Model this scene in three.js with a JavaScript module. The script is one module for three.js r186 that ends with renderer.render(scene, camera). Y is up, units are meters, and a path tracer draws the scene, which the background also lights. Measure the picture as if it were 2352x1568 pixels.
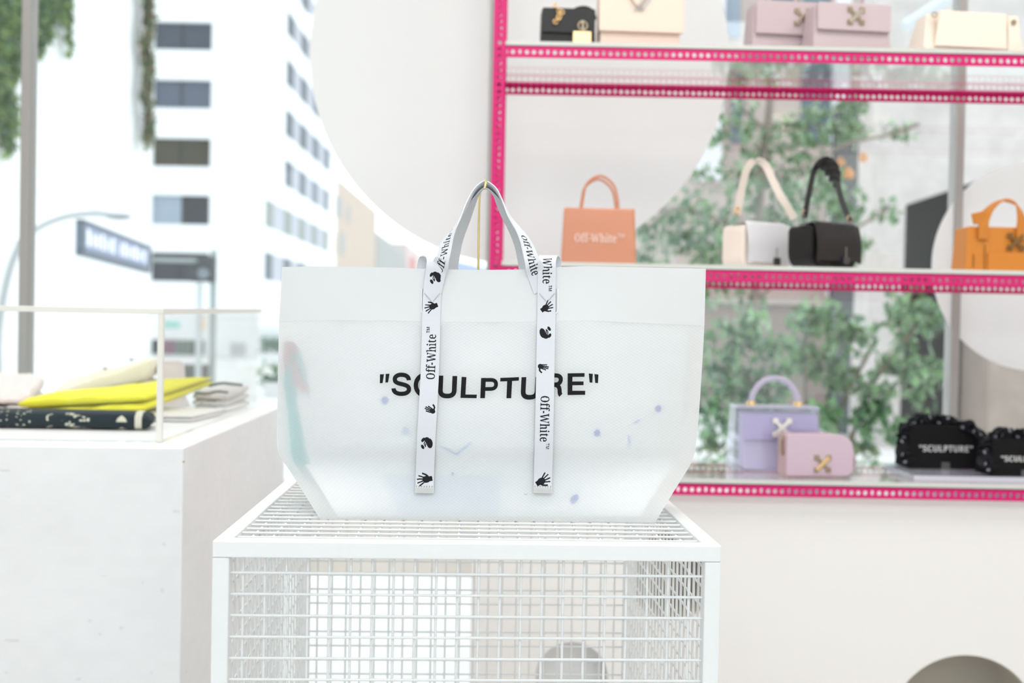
import * as THREE from 'three';
import { RoundedBoxGeometry } from 'three/addons/geometries/RoundedBoxGeometry.js';
import { mergeGeometries } from 'three/addons/utils/BufferGeometryUtils.js';
import { RectAreaLightUniformsLib } from 'three/addons/lights/RectAreaLightUniformsLib.js';

// ---------------------------------------------------------------- camera, sky, lights, exposure
const W = 2352, H = 1568, F = 2287, EYE = 1.2;
const scene = new THREE.Scene();
const camera = new THREE.PerspectiveCamera(2 * Math.atan(H / 2 / F) * 180 / Math.PI, W / H, 0.05, 400);
camera.rotation.order = 'YXZ';
camera.position.set(0, EYE, 0);
camera.rotation.set(-0.0131, 0, 0.0190);
camera.focus = 1.325;
camera.userData.fStop = 3.2;
camera.updateMatrixWorld(true);

const renderer = new THREE.WebGLRenderer({ antialias: true });
renderer.toneMapping = THREE.LinearToneMapping;
renderer.toneMappingExposure = 1.0;
renderer.shadowMap.enabled = true;
RectAreaLightUniformsLib.init();

scene.background = new THREE.Color().setRGB(0.89, 0.965, 1.0);       // bright overcast
scene.backgroundIntensity = 1.9;

const WARM = new THREE.Color().setRGB(1, 0.915, 0.85), COOL_FILL = new THREE.Color().setRGB(0.87, 0.96, 1);
// x, z, radiance, colour and label of the ceiling lamps: a warm row by the window, cool fill rows added behind to tint front faces
const lamps = [[-2.0, -1.45, 4.7, WARM, 'warm'], [0.1, -1.45, 4.7, WARM, 'warm'], [2.1, -1.45, 4.7, WARM, 'warm'], [-0.95, 0.9, 4.1, COOL_FILL, 'cool'], [0.1, 0.9, 4.1, COOL_FILL, 'cool'], [1.15, 0.9, 4.1, COOL_FILL, 'cool'], [-1.1, 3.2, 4.1, COOL_FILL, 'rear'], [1.1, 3.2, 4.1, COOL_FILL, 'rear']];

// ---------------------------------------------------------------- helpers
let seed = 7;
const rnd = () => { seed = (seed * 1664525 + 1013904223) >>> 0; return seed / 4294967296; };
const rr = (a, b) => a + (b - a) * rnd();
const V = (x, y, z) => new THREE.Vector3(x, y, z);
const lerp = (a, b, t) => a + (b - a) * t;
const clamp = (x, a, b) => Math.min(b, Math.max(a, x));
const sstep = (a, b, x) => { const t = clamp((x - a) / (b - a), 0, 1); return t * t * (3 - 2 * t); };
// the point seen at pixel (px, py) of the photograph, at the distance d in front of the lens plane
function P(px, py, d) {
  const v = V((px - W / 2) / F, -(py - H / 2) / F, -1).applyQuaternion(camera.quaternion);
  return V(0, EYE, 0).addScaledVector(v, d / -v.z);
}
// the point seen at that pixel on the horizontal plane at height y
function PY(px, py, y) {
  const v = V((px - W / 2) / F, -(py - H / 2) / F, -1).applyQuaternion(camera.quaternion);
  return V(0, EYE, 0).addScaledVector(v, (y - EYE) / v.y);
}
function interp(table, x) {                                          // smooth table lookup [[x, y], ...]
  if (x <= table[0][0]) return table[0][1];
  for (let i = 1; i < table.length; i++) if (x <= table[i][0]) {
    const t = (x - table[i - 1][0]) / (table[i][0] - table[i - 1][0]);
    return lerp(table[i - 1][1], table[i][1], t * t * (3 - 2 * t) * 0.5 + t * 0.5);
  }
  return table[table.length - 1][1];
}
// the point seen at a pixel on the vertical plane x = X
function PX(px, py, X) {
  const v = V((px - W / 2) / F, -(py - H / 2) / F, -1).applyQuaternion(camera.quaternion);
  return V(0, EYE, 0).addScaledVector(v, X / v.x);
}
const h2 = (x, y) => { const s = Math.sin(x * 127.1 + y * 311.7) * 43758.5453; return s - Math.floor(s); };
function vnoise(x, y) {
  const i = Math.floor(x), j = Math.floor(y), u = x - i, v = y - j, a = u * u * (3 - 2 * u), b = v * v * (3 - 2 * v);
  return lerp(lerp(h2(i, j), h2(i + 1, j), a), lerp(h2(i, j + 1), h2(i + 1, j + 1), a), b);
}
const fbm = (x, y) => vnoise(x, y) * 0.55 + vnoise(x * 2.1 + 7, y * 2.1 + 3) * 0.28 + vnoise(x * 4.3 + 1, y * 4.3 + 9) * 0.17;

const taken = {};
function numbered(name) {
  const k = taken[name] = (taken[name] ?? -1) + 1;
  return k ? name + '_' + String(k).padStart(3, '0') : name;
}
function lit(m) { m.castShadow = m.receiveShadow = true; return m; }
function tag(o, label, category, group, kind) {
  if (label) o.userData.label = label;
  if (category) o.userData.category = category;
  if (group) o.userData.group = group;
  if (kind) o.userData.kind = kind;
  return o;
}
function thing(name, label, category, pos = [0, 0, 0], turn = 0, group) {
  const o = new THREE.Group();
  o.name = numbered(name);
  if (pos.isVector3) o.position.copy(pos); else o.position.set(...pos);
  o.rotation.y = turn;
  scene.add(o);
  return tag(o, label, category, group);
}
function part(parent, name, geo, mat, label) {
  const m = lit(new THREE.Mesh(Array.isArray(geo) ? merge(geo) : geo, mat));
  m.name = name;
  if (label) m.userData.label = label;
  parent.add(m);
  return m;
}
function struct(name, geo, mat, parent) {
  const m = lit(new THREE.Mesh(Array.isArray(geo) ? merge(geo) : geo, mat));
  m.name = name;
  (parent ?? scene).add(m);
  if (!parent) m.userData.kind = 'structure';
  return m;
}
function merge(list) {
  const l = list.map((g) => { const n = g.index ? g.toNonIndexed() : g; for (const k of Object.keys(n.attributes)) if (!['position', 'normal', 'uv'].includes(k)) n.deleteAttribute(k); return n; });
  return l.length > 1 ? mergeGeometries(l) : l[0];
}
const at = (g, x, y, z) => g.translate(x, y, z);
function rbox(w, h, d, r = 0.002, seg = 2) { return new RoundedBoxGeometry(w, h, d, seg, Math.min(r, w / 2.01, h / 2.01, d / 2.01)); }
function boxAB(x0, y0, z0, x1, y1, z1, r = 0) {
  const g = r ? rbox(x1 - x0, y1 - y0, z1 - z0, r, 1) : new THREE.BoxGeometry(x1 - x0, y1 - y0, z1 - z0);
  return g.translate((x0 + x1) / 2, (y0 + y1) / 2, (z0 + z1) / 2);
}
function tube(pts, r, seg = 40, rad = 8, closed = false) {
  return new THREE.TubeGeometry(new THREE.CatmullRomCurve3(pts, closed, 'centripetal'), seg, r, rad, closed);
}
function rod(a, b, r, rad = 8) {                                     // capped straight rod
  const d = b.clone().sub(a), g = new THREE.CylinderGeometry(r, r, d.length(), rad);
  g.applyQuaternion(new THREE.Quaternion().setFromUnitVectors(V(0, 1, 0), d.normalize()));
  return g.translate((a.x + b.x) / 2, (a.y + b.y) / 2, (a.z + b.z) / 2);
}
function grid(nu, nv, f) {                                           // f(u, v) -> {p, uv?}
  const pos = [], uv = [], idx = [];
  for (let j = 0; j <= nv; j++) for (let i = 0; i <= nu; i++) {
    const u = i / nu, v = j / nv, p = f(u, v);
    pos.push(p.x, p.y, p.z); uv.push(u, v);
  }
  for (let j = 0; j < nv; j++) for (let i = 0; i < nu; i++) {
    const a = j * (nu + 1) + i, b = a + 1, c = a + nu + 1, d = c + 1;
    idx.push(a, b, d, a, d, c);
  }
  const g = new THREE.BufferGeometry();
  g.setAttribute('position', new THREE.Float32BufferAttribute(pos, 3));
  g.setAttribute('uv', new THREE.Float32BufferAttribute(uv, 2));
  g.setIndex(idx);
  g.computeVertexNormals();
  return g;
}
// a webbing band along pts; ws are its width directions at the same points; face A carries u 0..0.9, the rest a blank strip
function ribbon(pts, ws, width, thick, n = 60, len0 = 0, uvLen = 1) {
  const c = new THREE.CatmullRomCurve3(pts, false, 'centripetal'), k = pts.length - 1;
  const pos = [], uv = [], idx = [];
  let run = len0, last = null;
  for (let i = 0; i <= n; i++) {
    const t = i / n, p = c.getPoint(t), T = c.getTangent(t), f = t * k, a = Math.min(k - 1, Math.floor(f));
    const w = ws[a].clone().lerp(ws[a + 1], f - a);
    w.addScaledVector(T, -w.dot(T)).normalize();
    const N = w.clone().cross(T).normalize();
    if (last) run += last.distanceTo(p);
    last = p;
    const v = run / uvLen;
    const corner = (s, m) => p.clone().addScaledVector(w, s * width / 2).addScaledVector(N, m * thick / 2);
    const q = [corner(-1, 1), corner(1, 1), corner(1, 1), corner(1, -1), corner(1, -1), corner(-1, -1), corner(-1, -1), corner(-1, 1)];
    const us = [0, 0.9, 0.93, 0.95, 0.93, 0.98, 0.95, 0.96];
    q.forEach((e, m) => { pos.push(e.x, e.y, e.z); uv.push(us[m], v); });
  }
  for (let i = 0; i < n; i++) for (let s = 0; s < 4; s++) {
    const a = i * 8 + s * 2, b = a + 1, d = a + 8, e = b + 8;
    idx.push(a, b, e, a, e, d);
  }
  const g = new THREE.BufferGeometry();
  g.setAttribute('position', new THREE.Float32BufferAttribute(pos, 3));
  g.setAttribute('uv', new THREE.Float32BufferAttribute(uv, 2));
  g.setIndex(idx);
  g.computeVertexNormals();
  return g;
}
function shapeOf(pts) { const s = new THREE.Shape(); pts.forEach((p, i) => (i ? s.lineTo(p[0], p[1]) : s.moveTo(p[0], p[1]))); return s; }
function extrude(shape, depth, bevel = 0, seg = 10) {
  return new THREE.ExtrudeGeometry(shape, { depth, curveSegments: seg, bevelEnabled: bevel > 0, bevelThickness: bevel, bevelSize: bevel, bevelOffset: -bevel, bevelSegments: 2 });
}
function roundedRect(x0, y0, x1, y1, r) {                            // r: [bottom left, bottom right, top right, top left]
  const s = new THREE.Shape(), [a, b, c, d] = r;
  s.moveTo(x0 + a, y0); s.lineTo(x1 - b, y0); s.quadraticCurveTo(x1, y0, x1, y0 + b);
  s.lineTo(x1, y1 - c); s.quadraticCurveTo(x1, y1, x1 - c, y1);
  s.lineTo(x0 + d, y1); s.quadraticCurveTo(x0, y1, x0, y1 - d);
  s.lineTo(x0, y0 + a); s.quadraticCurveTo(x0, y0, x0 + a, y0);
  return s;
}
// ---------------------------------------------------------------- materials
const rgb = (r, g, b) => new THREE.Color().setRGB(r, g, b);
const sr = (r, g, b) => new THREE.Color(`rgb(${r},${g},${b})`);
const std = (color, roughness = 0.6, extra = {}) => new THREE.MeshStandardMaterial({ color, roughness, ...extra });
const phy = (color, roughness = 0.6, extra = {}) => new THREE.MeshPhysicalMaterial({ color, roughness, ...extra });
function dataTex(n, m, f, srgb = false) {
  const d = new Uint8Array(n * m * 4);
  for (let y = 0; y < m; y++) for (let x = 0; x < n; x++) { const c = f(x, y); d.set(typeof c === 'number' ? [c, c, c, 255] : [...c, 255], (y * n + x) * 4); }
  const t = new THREE.DataTexture(d, n, m);
  t.wrapS = t.wrapT = THREE.RepeatWrapping; t.magFilter = t.minFilter = THREE.LinearFilter;
  if (srgb) t.colorSpace = THREE.SRGBColorSpace;
  t.needsUpdate = true;
  return t;
}
function canvasTex(w, h, draw) {
  const c = document.createElement('canvas'); c.width = w; c.height = h;
  draw(c.getContext('2d'), w, h);
  const t = new THREE.CanvasTexture(c); t.colorSpace = THREE.SRGBColorSpace;
  return t;
}
function rep(t, x, y) { const c = t.clone(); c.repeat.set(x, y); c.wrapS = c.wrapT = THREE.RepeatWrapping; c.needsUpdate = true; return c; }
const perNoise = (x, y, n, p) => { const f = (a) => ((a % p) + p) % p; const X = x / n * p, Y = y / n * p, i = Math.floor(X), j = Math.floor(Y), u = X - i, v = Y - j, a = u * u * (3 - 2 * u), b = v * v * (3 - 2 * v); return lerp(lerp(h2(f(i), f(j)), h2(f(i + 1), f(j)), a), lerp(h2(f(i), f(j + 1)), h2(f(i + 1), f(j + 1)), a), b); };
const paintNoise = dataTex(256, 256, (x, y) => Math.round(255 * (0.5 * perNoise(x, y, 256, 8) + 0.3 * perNoise(x, y, 256, 32) + 0.2 * perNoise(x, y, 256, 96))));
const scuffMap = dataTex(512, 512, (x, y) => {
  const a = perNoise(x, y, 512, 6) * 0.6 + perNoise(x, y, 512, 40) * 0.4, s = perNoise(x, y, 512, 64) > 0.93 && perNoise(x, y, 512, 9) > 0.55 ? 0.95 : 1;
  const c = Math.round(255 * (0.965 + 0.035 * a) * s); return [c, c, Math.min(255, c + 1)];
}, true);
const stoneMap = dataTex(256, 256, (x, y) => {
  const a = perNoise(x, y, 256, 5) * 0.4 + perNoise(x, y, 256, 22) * 0.35 + perNoise(x, y, 256, 80) * 0.25, c = 215 + 40 * a; return [c, c * 0.985, c * 0.97].map(Math.round);
}, true);
const weave = dataTex(64, 64, (x, y) => Math.round(127 + 70 * Math.sin(x / 64 * Math.PI * 16) * Math.sin(y / 64 * Math.PI * 16) + 40 * (h2(x, y) - 0.5)));
const grainLeather = dataTex(128, 128, (x, y) => Math.round(255 * (0.5 * perNoise(x, y, 128, 32) + 0.5 * perNoise(x, y, 128, 64))));

const M = {
  white: std(rgb(0.86, 0.86, 0.855), 0.75, { map: rep(scuffMap, 0.7, 0.7), bumpMap: rep(paintNoise, 2, 2), bumpScale: 0.0006 }),
  ledge: std(rgb(0.86, 0.845, 0.83), 0.75, { bumpMap: rep(paintNoise, 2, 2), bumpScale: 0.0005 }),
  plinth: std(rgb(0.86, 0.865, 0.87), 0.6, { map: rep(scuffMap, 1.2, 1.2), bumpMap: rep(paintNoise, 5, 5), bumpScale: 0.00025 }),
  floor: std(rgb(0.74, 0.73, 0.72), 0.45, { map: rep(stoneMap, 1, 1) }),
  steelWhite: phy(rgb(0.86, 0.88, 0.885), 0.42, { bumpMap: rep(paintNoise, 8, 8), bumpScale: 0.0002, clearcoat: 0.15, clearcoatRoughness: 0.4 }),
  magenta: phy(sr(208, 0, 108), 0.42, { clearcoat: 0.3, clearcoatRoughness: 0.3, specularIntensity: 0.6 }),
  glass: phy(rgb(0.985, 0.995, 0.992), 0.0, { transmission: 1, thickness: 0, ior: 1.45 }),
  acrylic: phy(rgb(0.99, 0.995, 0.99), 0.0, { transmission: 1, thickness: 0, ior: 1.22 }),
  glassEdge: phy(rgb(0.78, 0.8, 0.76), 0.3, { transmission: 0.25 }),
  alu: std(rgb(0.36, 0.348, 0.335), 0.4, { metalness: 0.3 }),
  creamEdge: std(rgb(0.78, 0.77, 0.72), 0.5),
  brass: std(rgb(0.72, 0.58, 0.26), 0.28, { metalness: 1 }),
  gold: std(rgb(0.85, 0.6, 0.3), 0.22, { metalness: 1 }),
  bronze: std(rgb(0.4, 0.33, 0.24), 0.3, { metalness: 1 }),
  silver: std(rgb(0.8, 0.8, 0.78), 0.25, { metalness: 1 }),
  shadeTaupe: std(rgb(0.46, 0.43, 0.37), 0.8),  // recess shade painted in as the lining colour
};
const fabric = (color, extra = {}) => std(color, 0.95, { bumpMap: rep(weave, 12, 12), bumpScale: 0.0006, ...extra });
const leather = (color, rough = 0.5, extra = {}) => phy(color, rough, { bumpMap: rep(grainLeather, 10, 10), bumpScale: 0.0003, ...extra });

// ================================================================= THE ROOM
const ZW = -3.1;                                                     // inside face of the window wall
const XL = -3.4, XR = 3.4, ZR = 5, CEIL = 3.3;
struct('floor', boxAB(XL - 0.2, -0.15, ZW - 0.1, XR + 0.2, 0, ZR + 0.2), M.floor);
struct('ceiling', boxAB(XL - 0.2, CEIL, ZW - 0.2, XR + 0.2, CEIL + 0.2, ZR + 0.2), M.white);
struct('wall_left', boxAB(XL - 0.2, 0, ZW - 0.2, XL, CEIL, ZR + 0.2), M.white);
struct('wall_right', boxAB(XR, 0, ZW - 0.2, XR + 0.2, CEIL, ZR + 0.2), std(rgb(0.86, 0.82, 0.78), 0.75, { bumpMap: rep(paintNoise, 2, 2), bumpScale: 0.0005 }));
struct('wall_rear', [boxAB(XL, 0, ZR, XR, 0.4, ZR + 0.2), boxAB(XL, 2.95, ZR, XR, CEIL, ZR + 0.2), boxAB(-0.15, 0.4, ZR, 0.15, 2.95, ZR + 0.2)], M.white);
struct('wall_header', boxAB(XL, 3.02, ZW - 0.14, XR, CEIL, ZW), M.white);
struct('trim_1', boxAB(XL, 0.435, ZW - 0.05, P(1081, 1300, 2.53).x + 0.015, 0.72, ZW + 0.06, 0.004), std(rgb(0.93, 0.91, 0.85), 0.75));     // sill beam left of the ledge
{ // the glazing of the window wall: panes and the mullions between them
  const w1 = new THREE.Group(); w1.name = 'window_1'; w1.userData.kind = 'structure'; scene.add(w1);
  const mull = [P(53, 400, 3.1).x, P(1128, 300, 3.1).x, P(2204, 500, 3.1).x], gap = (mull[2] - mull[0]) / 2;
  const xs = [mull[0] - gap, ...mull, mull[2] + gap];
  xs.forEach((x, i) => {
    const w = i === 2 ? 0.014 : 0.026;
    struct('mullion', boxAB(x - w / 2, 0, ZW - 0.06, x + w / 2, 3.02, ZW - 0.005, 0.002), M.alu, w1);
  });
  for (let i = 0; i < 4; i++) struct('pane', boxAB(xs[i] + 0.014, 0.02, ZW - 0.03, xs[i + 1] - 0.014, 3.02, ZW - 0.022), M.glass, w1);
  const w2 = new THREE.Group(); w2.name = 'window_2'; w2.userData.kind = 'structure'; scene.add(w2);
  for (const [a, b] of [[XL, -0.15], [0.15, XR]]) struct('pane', boxAB(a, 0.4, ZR + 0.09, b, 2.95, ZR + 0.098), M.glass, w2);
}
// white round film on the glass
{
  const film = phy(rgb(0.9, 0.905, 0.905), 1, { transmission: 0.42, thickness: 0 });
  const mk = (px, py, r, label) => {
    const c = P(px, py, -ZW + 0.012), g = new THREE.CylinderGeometry(r, r, 0.002, 96).rotateX(Math.PI / 2);
    const m = lit(new THREE.Mesh(g, film)); m.name = numbered('window_disc'); m.position.set(c.x, c.y, ZW - 0.012); scene.add(m);
    return tag(m, label, 'window film');
  };
  mk(1193, 125, 480 * 3.11 / F, 'very large white round film on the window behind the tan bag');
  mk(2381, 611, 241 * 3.11 / F, 'smaller white round film on the window behind the camel bag');
}
// ceiling lamps and added cool fill panels: glowing diffuser, frame, and the light just below it
lamps.forEach(([x, z, power, color, row], i) => {
  const side = ['left', 'middle', 'right'][row === 'rear' ? (i - 6) * 2 : i % 3];
  const t = thing('ceiling_lamp', { warm: 'warm white square ceiling panel lamp by the street window, ', cool: 'added cool white square ceiling fill panel over the camera, ', rear: 'added cool white square ceiling fill panel near the rear glazing, ' }[row] + side + ' one', 'lamp', [x, CEIL, z], 0, 'ceiling lamp panels');
  part(t, 'frame', [boxAB(-0.53, -0.03, -0.53, 0.53, 0, -0.5), boxAB(-0.53, -0.03, 0.5, 0.53, 0, 0.53), boxAB(-0.53, -0.03, -0.5, -0.5, 0, 0.5), boxAB(0.5, -0.03, -0.5, 0.53, 0, 0.5)], M.steelWhite);
  part(t, 'diffuser', boxAB(-0.5, -0.02, -0.5, 0.5, -0.005, 0.5), std(rgb(0.8, 0.8, 0.8), 0.9, { emissive: color, emissiveIntensity: 1.5 }));
  const l = new THREE.RectAreaLight(color, power, 1, 1);
  l.name = 'lamp_light'; l.position.set(x, CEIL - 0.035, z); l.rotation.x = -Math.PI / 2; scene.add(l);
});

// three small warm spotlights under the ceiling at the back; the window mirrors them
[2.62, 2.86, 3.1].forEach((x, i) => {
  const t = thing('ceiling_spotlight', 'small warm ceiling spotlight by the right wall, ' + ['inner', 'middle', 'outer'][i] + ' of the three', 'spotlight', [x, CEIL, 3.5], 0, 'ceiling spotlights');
  part(t, 'stem', new THREE.CylinderGeometry(0.008, 0.008, 0.06, 10).translate(0, -0.03, 0), M.steelWhite);
  part(t, 'bulb', new THREE.SphereGeometry(0.045, 18, 12).translate(0, -0.1, 0), std(rgb(0.9, 0.8, 0.6), 0.5, { emissive: rgb(1, 0.78, 0.5), emissiveIntensity: 9 }));
  const l = new THREE.PointLight(rgb(1, 0.8, 0.55), 0.35, 0, 2);
  l.name = 'spot_light'; l.position.set(x, CEIL - 0.1, 3.5); scene.add(l);
});

// ================================================================= LEDGE WITH ROUND RECESSES
const LZ = -2.53, LTOP = 0.785, LX0 = P(1081, 1400, 2.53).x;
{
  const t = new THREE.Group(); t.name = 'wall_back'; t.userData.kind = 'structure'; scene.add(t);
  const holes = [[1313, 1557, 84, M.white, 0.06], [1545, 1322, 106, M.shadeTaupe, 0.16], [2215, 1699, 174, M.shadeTaupe, 0.16]].map(([x, y, r, m, d]) => { const c = P(x, y, -LZ); return { x: c.x, y: c.y, r: r * -LZ / F, m, d }; });
  const s = shapeOf([[LX0, 0], [XR, 0], [XR, LTOP], [LX0, LTOP]]);
  for (const h of holes) { const p = new THREE.Path(); p.absarc(h.x, Math.max(h.y, h.r + 0.004), h.r, 0, Math.PI * 2, true); s.holes.push(p); }
  struct('front_panel', extrude(s, 0.02, 0, 48).translate(0, 0, LZ - 0.02), M.ledge, t);
  struct('top_panel', boxAB(LX0, LTOP - 0.02, ZW + 0.065, XR, LTOP, LZ - 0.02), M.ledge, t);
  struct('end_panel', boxAB(LX0, 0, ZW + 0.065, LX0 + 0.02, LTOP - 0.02, LZ - 0.02), M.ledge, t);
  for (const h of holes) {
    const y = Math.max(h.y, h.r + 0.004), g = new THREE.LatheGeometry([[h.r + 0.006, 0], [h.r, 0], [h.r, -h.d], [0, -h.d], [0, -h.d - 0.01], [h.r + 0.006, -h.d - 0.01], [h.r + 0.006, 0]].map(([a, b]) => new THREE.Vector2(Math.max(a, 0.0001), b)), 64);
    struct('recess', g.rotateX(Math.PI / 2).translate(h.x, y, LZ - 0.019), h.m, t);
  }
}

// ================================================================= MAGENTA RACK
const RZ0 = -2.5, RZ1 = -2.9, RX0 = P(1143, 0, 2.5).x - 0.006, RX1 = 2.2;
const SH = [EYE + 0.7075, EYE + 0.157, EYE - 0.381];                 // top of each shelf's steel
const GL = 0.012;
{
  const flange = 0.0295, pitch = 0.01745;
  function slotted(len) {                                            // a strip of perforated steel along +x, hanging down from y = 0
    const s = shapeOf([[0, -flange], [len, -flange], [len, 0], [0, 0]]);
    const n = Math.floor((len - 0.012) / pitch);
    for (let i = 0; i < n; i++) {
      const x = 0.012 + pitch * i, narrow = i % 4 === 3, p = new THREE.Path();
      p.absellipse(x, -flange * 0.54 + (narrow ? 0.001 : 0), narrow ? 0.004 : 0.0054, narrow ? 0.0066 : 0.0058, 0, Math.PI * 2, true, 0);
      s.holes.push(p);
    }
    return extrude(s, 0.002, 0, 5);
  }
  const t = thing('display_rack', 'magenta perforated steel angle rack with glass shelves full of handbags', 'rack', [RX0, LTOP, RZ0]);
  const L = (x, y, z) => [x - RX0, y - LTOP, z - RZ0];
  const len = RX1 - RX0;
  const strip = slotted(len), lying = strip.clone().rotateX(Math.PI / 2);      // lying: towards -z
  for (const y of SH) {
    part(t, 'rail', [strip.clone().translate(...L(RX0, y, RZ0 - 0.002)), lying.clone().translate(...L(RX0, y, RZ0))], M.magenta);
    part(t, 'rail', [strip.clone().translate(...L(RX0, y, RZ1)), lying.clone().translate(...L(RX0, y, RZ1 + flange + 0.002))], M.magenta);
    part(t, 'shelf', boxAB(...L(RX0 + 0.004, y + 0.0005, RZ1 + 0.004), ...L(RX1 - 0.002, y + GL, RZ0 - 0.0045)), M.glass, 'clear glass shelf');
    part(t, 'shelf_edge', boxAB(...L(RX0 + 0.004, y + 0.0005, RZ0 - 0.0044), ...L(RX1 - 0.002, y + GL, RZ0 - 0.0004), 0.001), M.glassEdge, 'pale polished glass edge');
  }
  const side = slotted(-RZ1 + RZ0).rotateY(Math.PI / 2);
  const post = slotted(2.0 + EYE - 0.2 - LTOP).rotateZ(Math.PI / 2);   // standing along +y, towards +x
  for (const y of SH) part(t, 'side_rail', side.clone().translate(...L(RX0 - 0.002, y - 0.001, RZ0)), M.magenta);
  for (const x of [RX0 - 0.002, RX1]) for (const z of [RZ0 + 0.0025, RZ1 - 0.003]) {
    const dir = x === RX1 ? -1 : 1, g1 = post.clone(), g2 = post.clone().rotateY(z > -2.7 ? Math.PI / 2 : -Math.PI / 2);
    if (dir < 0) g1.translate(-flange, 0, 0);
    part(t, 'post', [g1.translate(...L(x, LTOP, z - 0.001)), g2.translate(...L(x, LTOP, z))], M.magenta);
  }
}
const shelfTop = (i) => SH[i] + GL + 0.0005;

// ================================================================= MESH CAGE
const TURN = 0.0424;                                                 // the cage and the plinth stand turned by 2.4 degrees
const CW = 0.604, CD = 0.62;
const cl = P(490.8, 1241, 1.166), CTOP = cl.y;
let cageBack;
{
  const front = PY(1079, 1247.2, CTOP);
  const t = thing('mesh_cage', 'white welded wire mesh display cage carrying the big translucent bag', 'display cage', [front.x, 0, front.z], TURN);
  const b = 0.02, h = CTOP, x0 = -CW / 2, x1 = CW / 2, z1 = -CD;
  const bar = (...a) => part(t, 'frame_bar', boxAB(...a, 0.0018), M.steelWhite);
  for (const x of [x0, x1 - b]) for (const z of [-b, z1]) bar(x, 0.005, z, x + b, h - b, z + b);
  for (const y of [h - b, 0.005]) {
    bar(x0, y, -b, x1, y + b, 0); bar(x0, y, z1, x1, y + b, z1 + b);
    for (const x of [x0, x1 - b]) bar(x, y, z1 + b, x + b, y + b, -b);
  }
  const r = 0.00165, p = 0.0254;
  const upW = new THREE.CylinderGeometry(r, r, h - 2 * b + 0.004, 8), acW = new THREE.CylinderGeometry(r, r, CW - 2 * b + 0.006, 8).rotateZ(Math.PI / 2), dpW = new THREE.CylinderGeometry(r, r, CD - 2 * b + 0.006, 8).rotateX(Math.PI / 2);
  const panel = (name) => { const g = new THREE.Group(); g.name = 'mesh_panel'; t.add(g); return g; };
  const wire = (g, geo, x, y, z) => { const m = lit(new THREE.Mesh(geo, M.steelWhite)); m.name = 'wire'; m.position.set(x, y, z); g.add(m); };
  const xs = [...Array(22).keys()].map((i) => x0 + 0.0342 + p * i), zs = [...Array(22).keys()].map((i) => -0.0425 - p * i), ys = [...Array(35).keys()].map((i) => h - 0.0393 - p * i).filter((y) => y > 0.03);
  const ym = h / 2 + 0.002;
  for (const z of [-b * 0.5, z1 + b * 0.5]) {
    const g = panel(), o = z > -0.1 ? r : -r;
    for (const x of xs) wire(g, upW, x, ym, z - o * 0.8);
    for (const y of ys) wire(g, acW, 0, y, z + o * 0.8);
  }
  for (const x of [x0 + b * 0.5, x1 - b * 0.5]) {
    const g = panel(), o = x > 0 ? r : -r;
    for (const z of zs) wire(g, upW, x - o * 0.8, ym, z);
    for (const y of ys) wire(g, dpW, x + o * 0.8, y, -CD / 2);
  }
  const g = panel();
  for (const z of zs) wire(g, acW, 0, h - 0.0045, z);
  for (const x of xs) wire(g, dpW, x, h - 0.0075, -CD / 2);
}
const BASE = CTOP - 0.0028;                                          // the wires that carry the bag

// ================================================================= PLINTH AND GLASS VITRINE, LEFT
const TTOP = P(421.5, 1029, 1.9).y;
const tc = PY(421.5, 1029, TTOP);
{
  const t = thing('display_plinth', 'large white painted display plinth under the glass case', 'plinth', [tc.x, 0, tc.z], TURN);
  part(t, 'body', boxAB(-1.5, 0.004, -1.05, 0, TTOP, 0, 0.0025), M.plinth);
  const cable = part(t, 'nail_mark', new THREE.SphereGeometry(0.0022, 8, 6).translate(0.0, TTOP - 0.026, -0.002), M.bronze);
}
const vc = PY(370, 1015.5, TTOP + 0.001);
let vitrineLocal;
{
  const t = thing('glass_case', 'clear acrylic case with cream edges over the folded clothes', 'display case', [vc.x, TTOP + 0.001, vc.z], TURN);
  t.updateMatrixWorld(true);
  vitrineLocal = (v) => t.worldToLocal(v.clone());
  const h = P(367, 721.5, -vc.z).y - TTOP - 0.001, th = 0.009, rh = 0.0115;
  // height of the far end of the side panel
  const far = -0.93, h2_ = h + 0.017;
  part(t, 'front_panel', boxAB(-1.35, 0, -th, -th, h, 0), M.acrylic);
  part(t, 'front_rail', boxAB(-1.35, h, -th - 0.001, 0.001, h + rh, 0.001, 0.001), M.creamEdge, 'cream polished edge');
  const sp = extrude(shapeOf([[0, 0], [-far, 0], [-far, h2_], [0, h]]), th).rotateY(Math.PI / 2).translate(-th, 0, -th);
  part(t, 'side_panel', sp, M.acrylic);
  const rail = extrude(shapeOf([[0, h], [-far, h2_], [-far, h2_ + rh], [0, h + rh]]), th + 0.002).rotateY(Math.PI / 2).translate(-th - 0.001, 0, -th - 0.001);
  part(t, 'side_rail', rail, M.creamEdge, 'cream polished edge');
  part(t, 'corner_edge', boxAB(-th - 0.001, 0, -th - 0.001, 0.001, h, 0.001, 0.001), M.creamEdge, 'cream polished edge');
}

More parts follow.
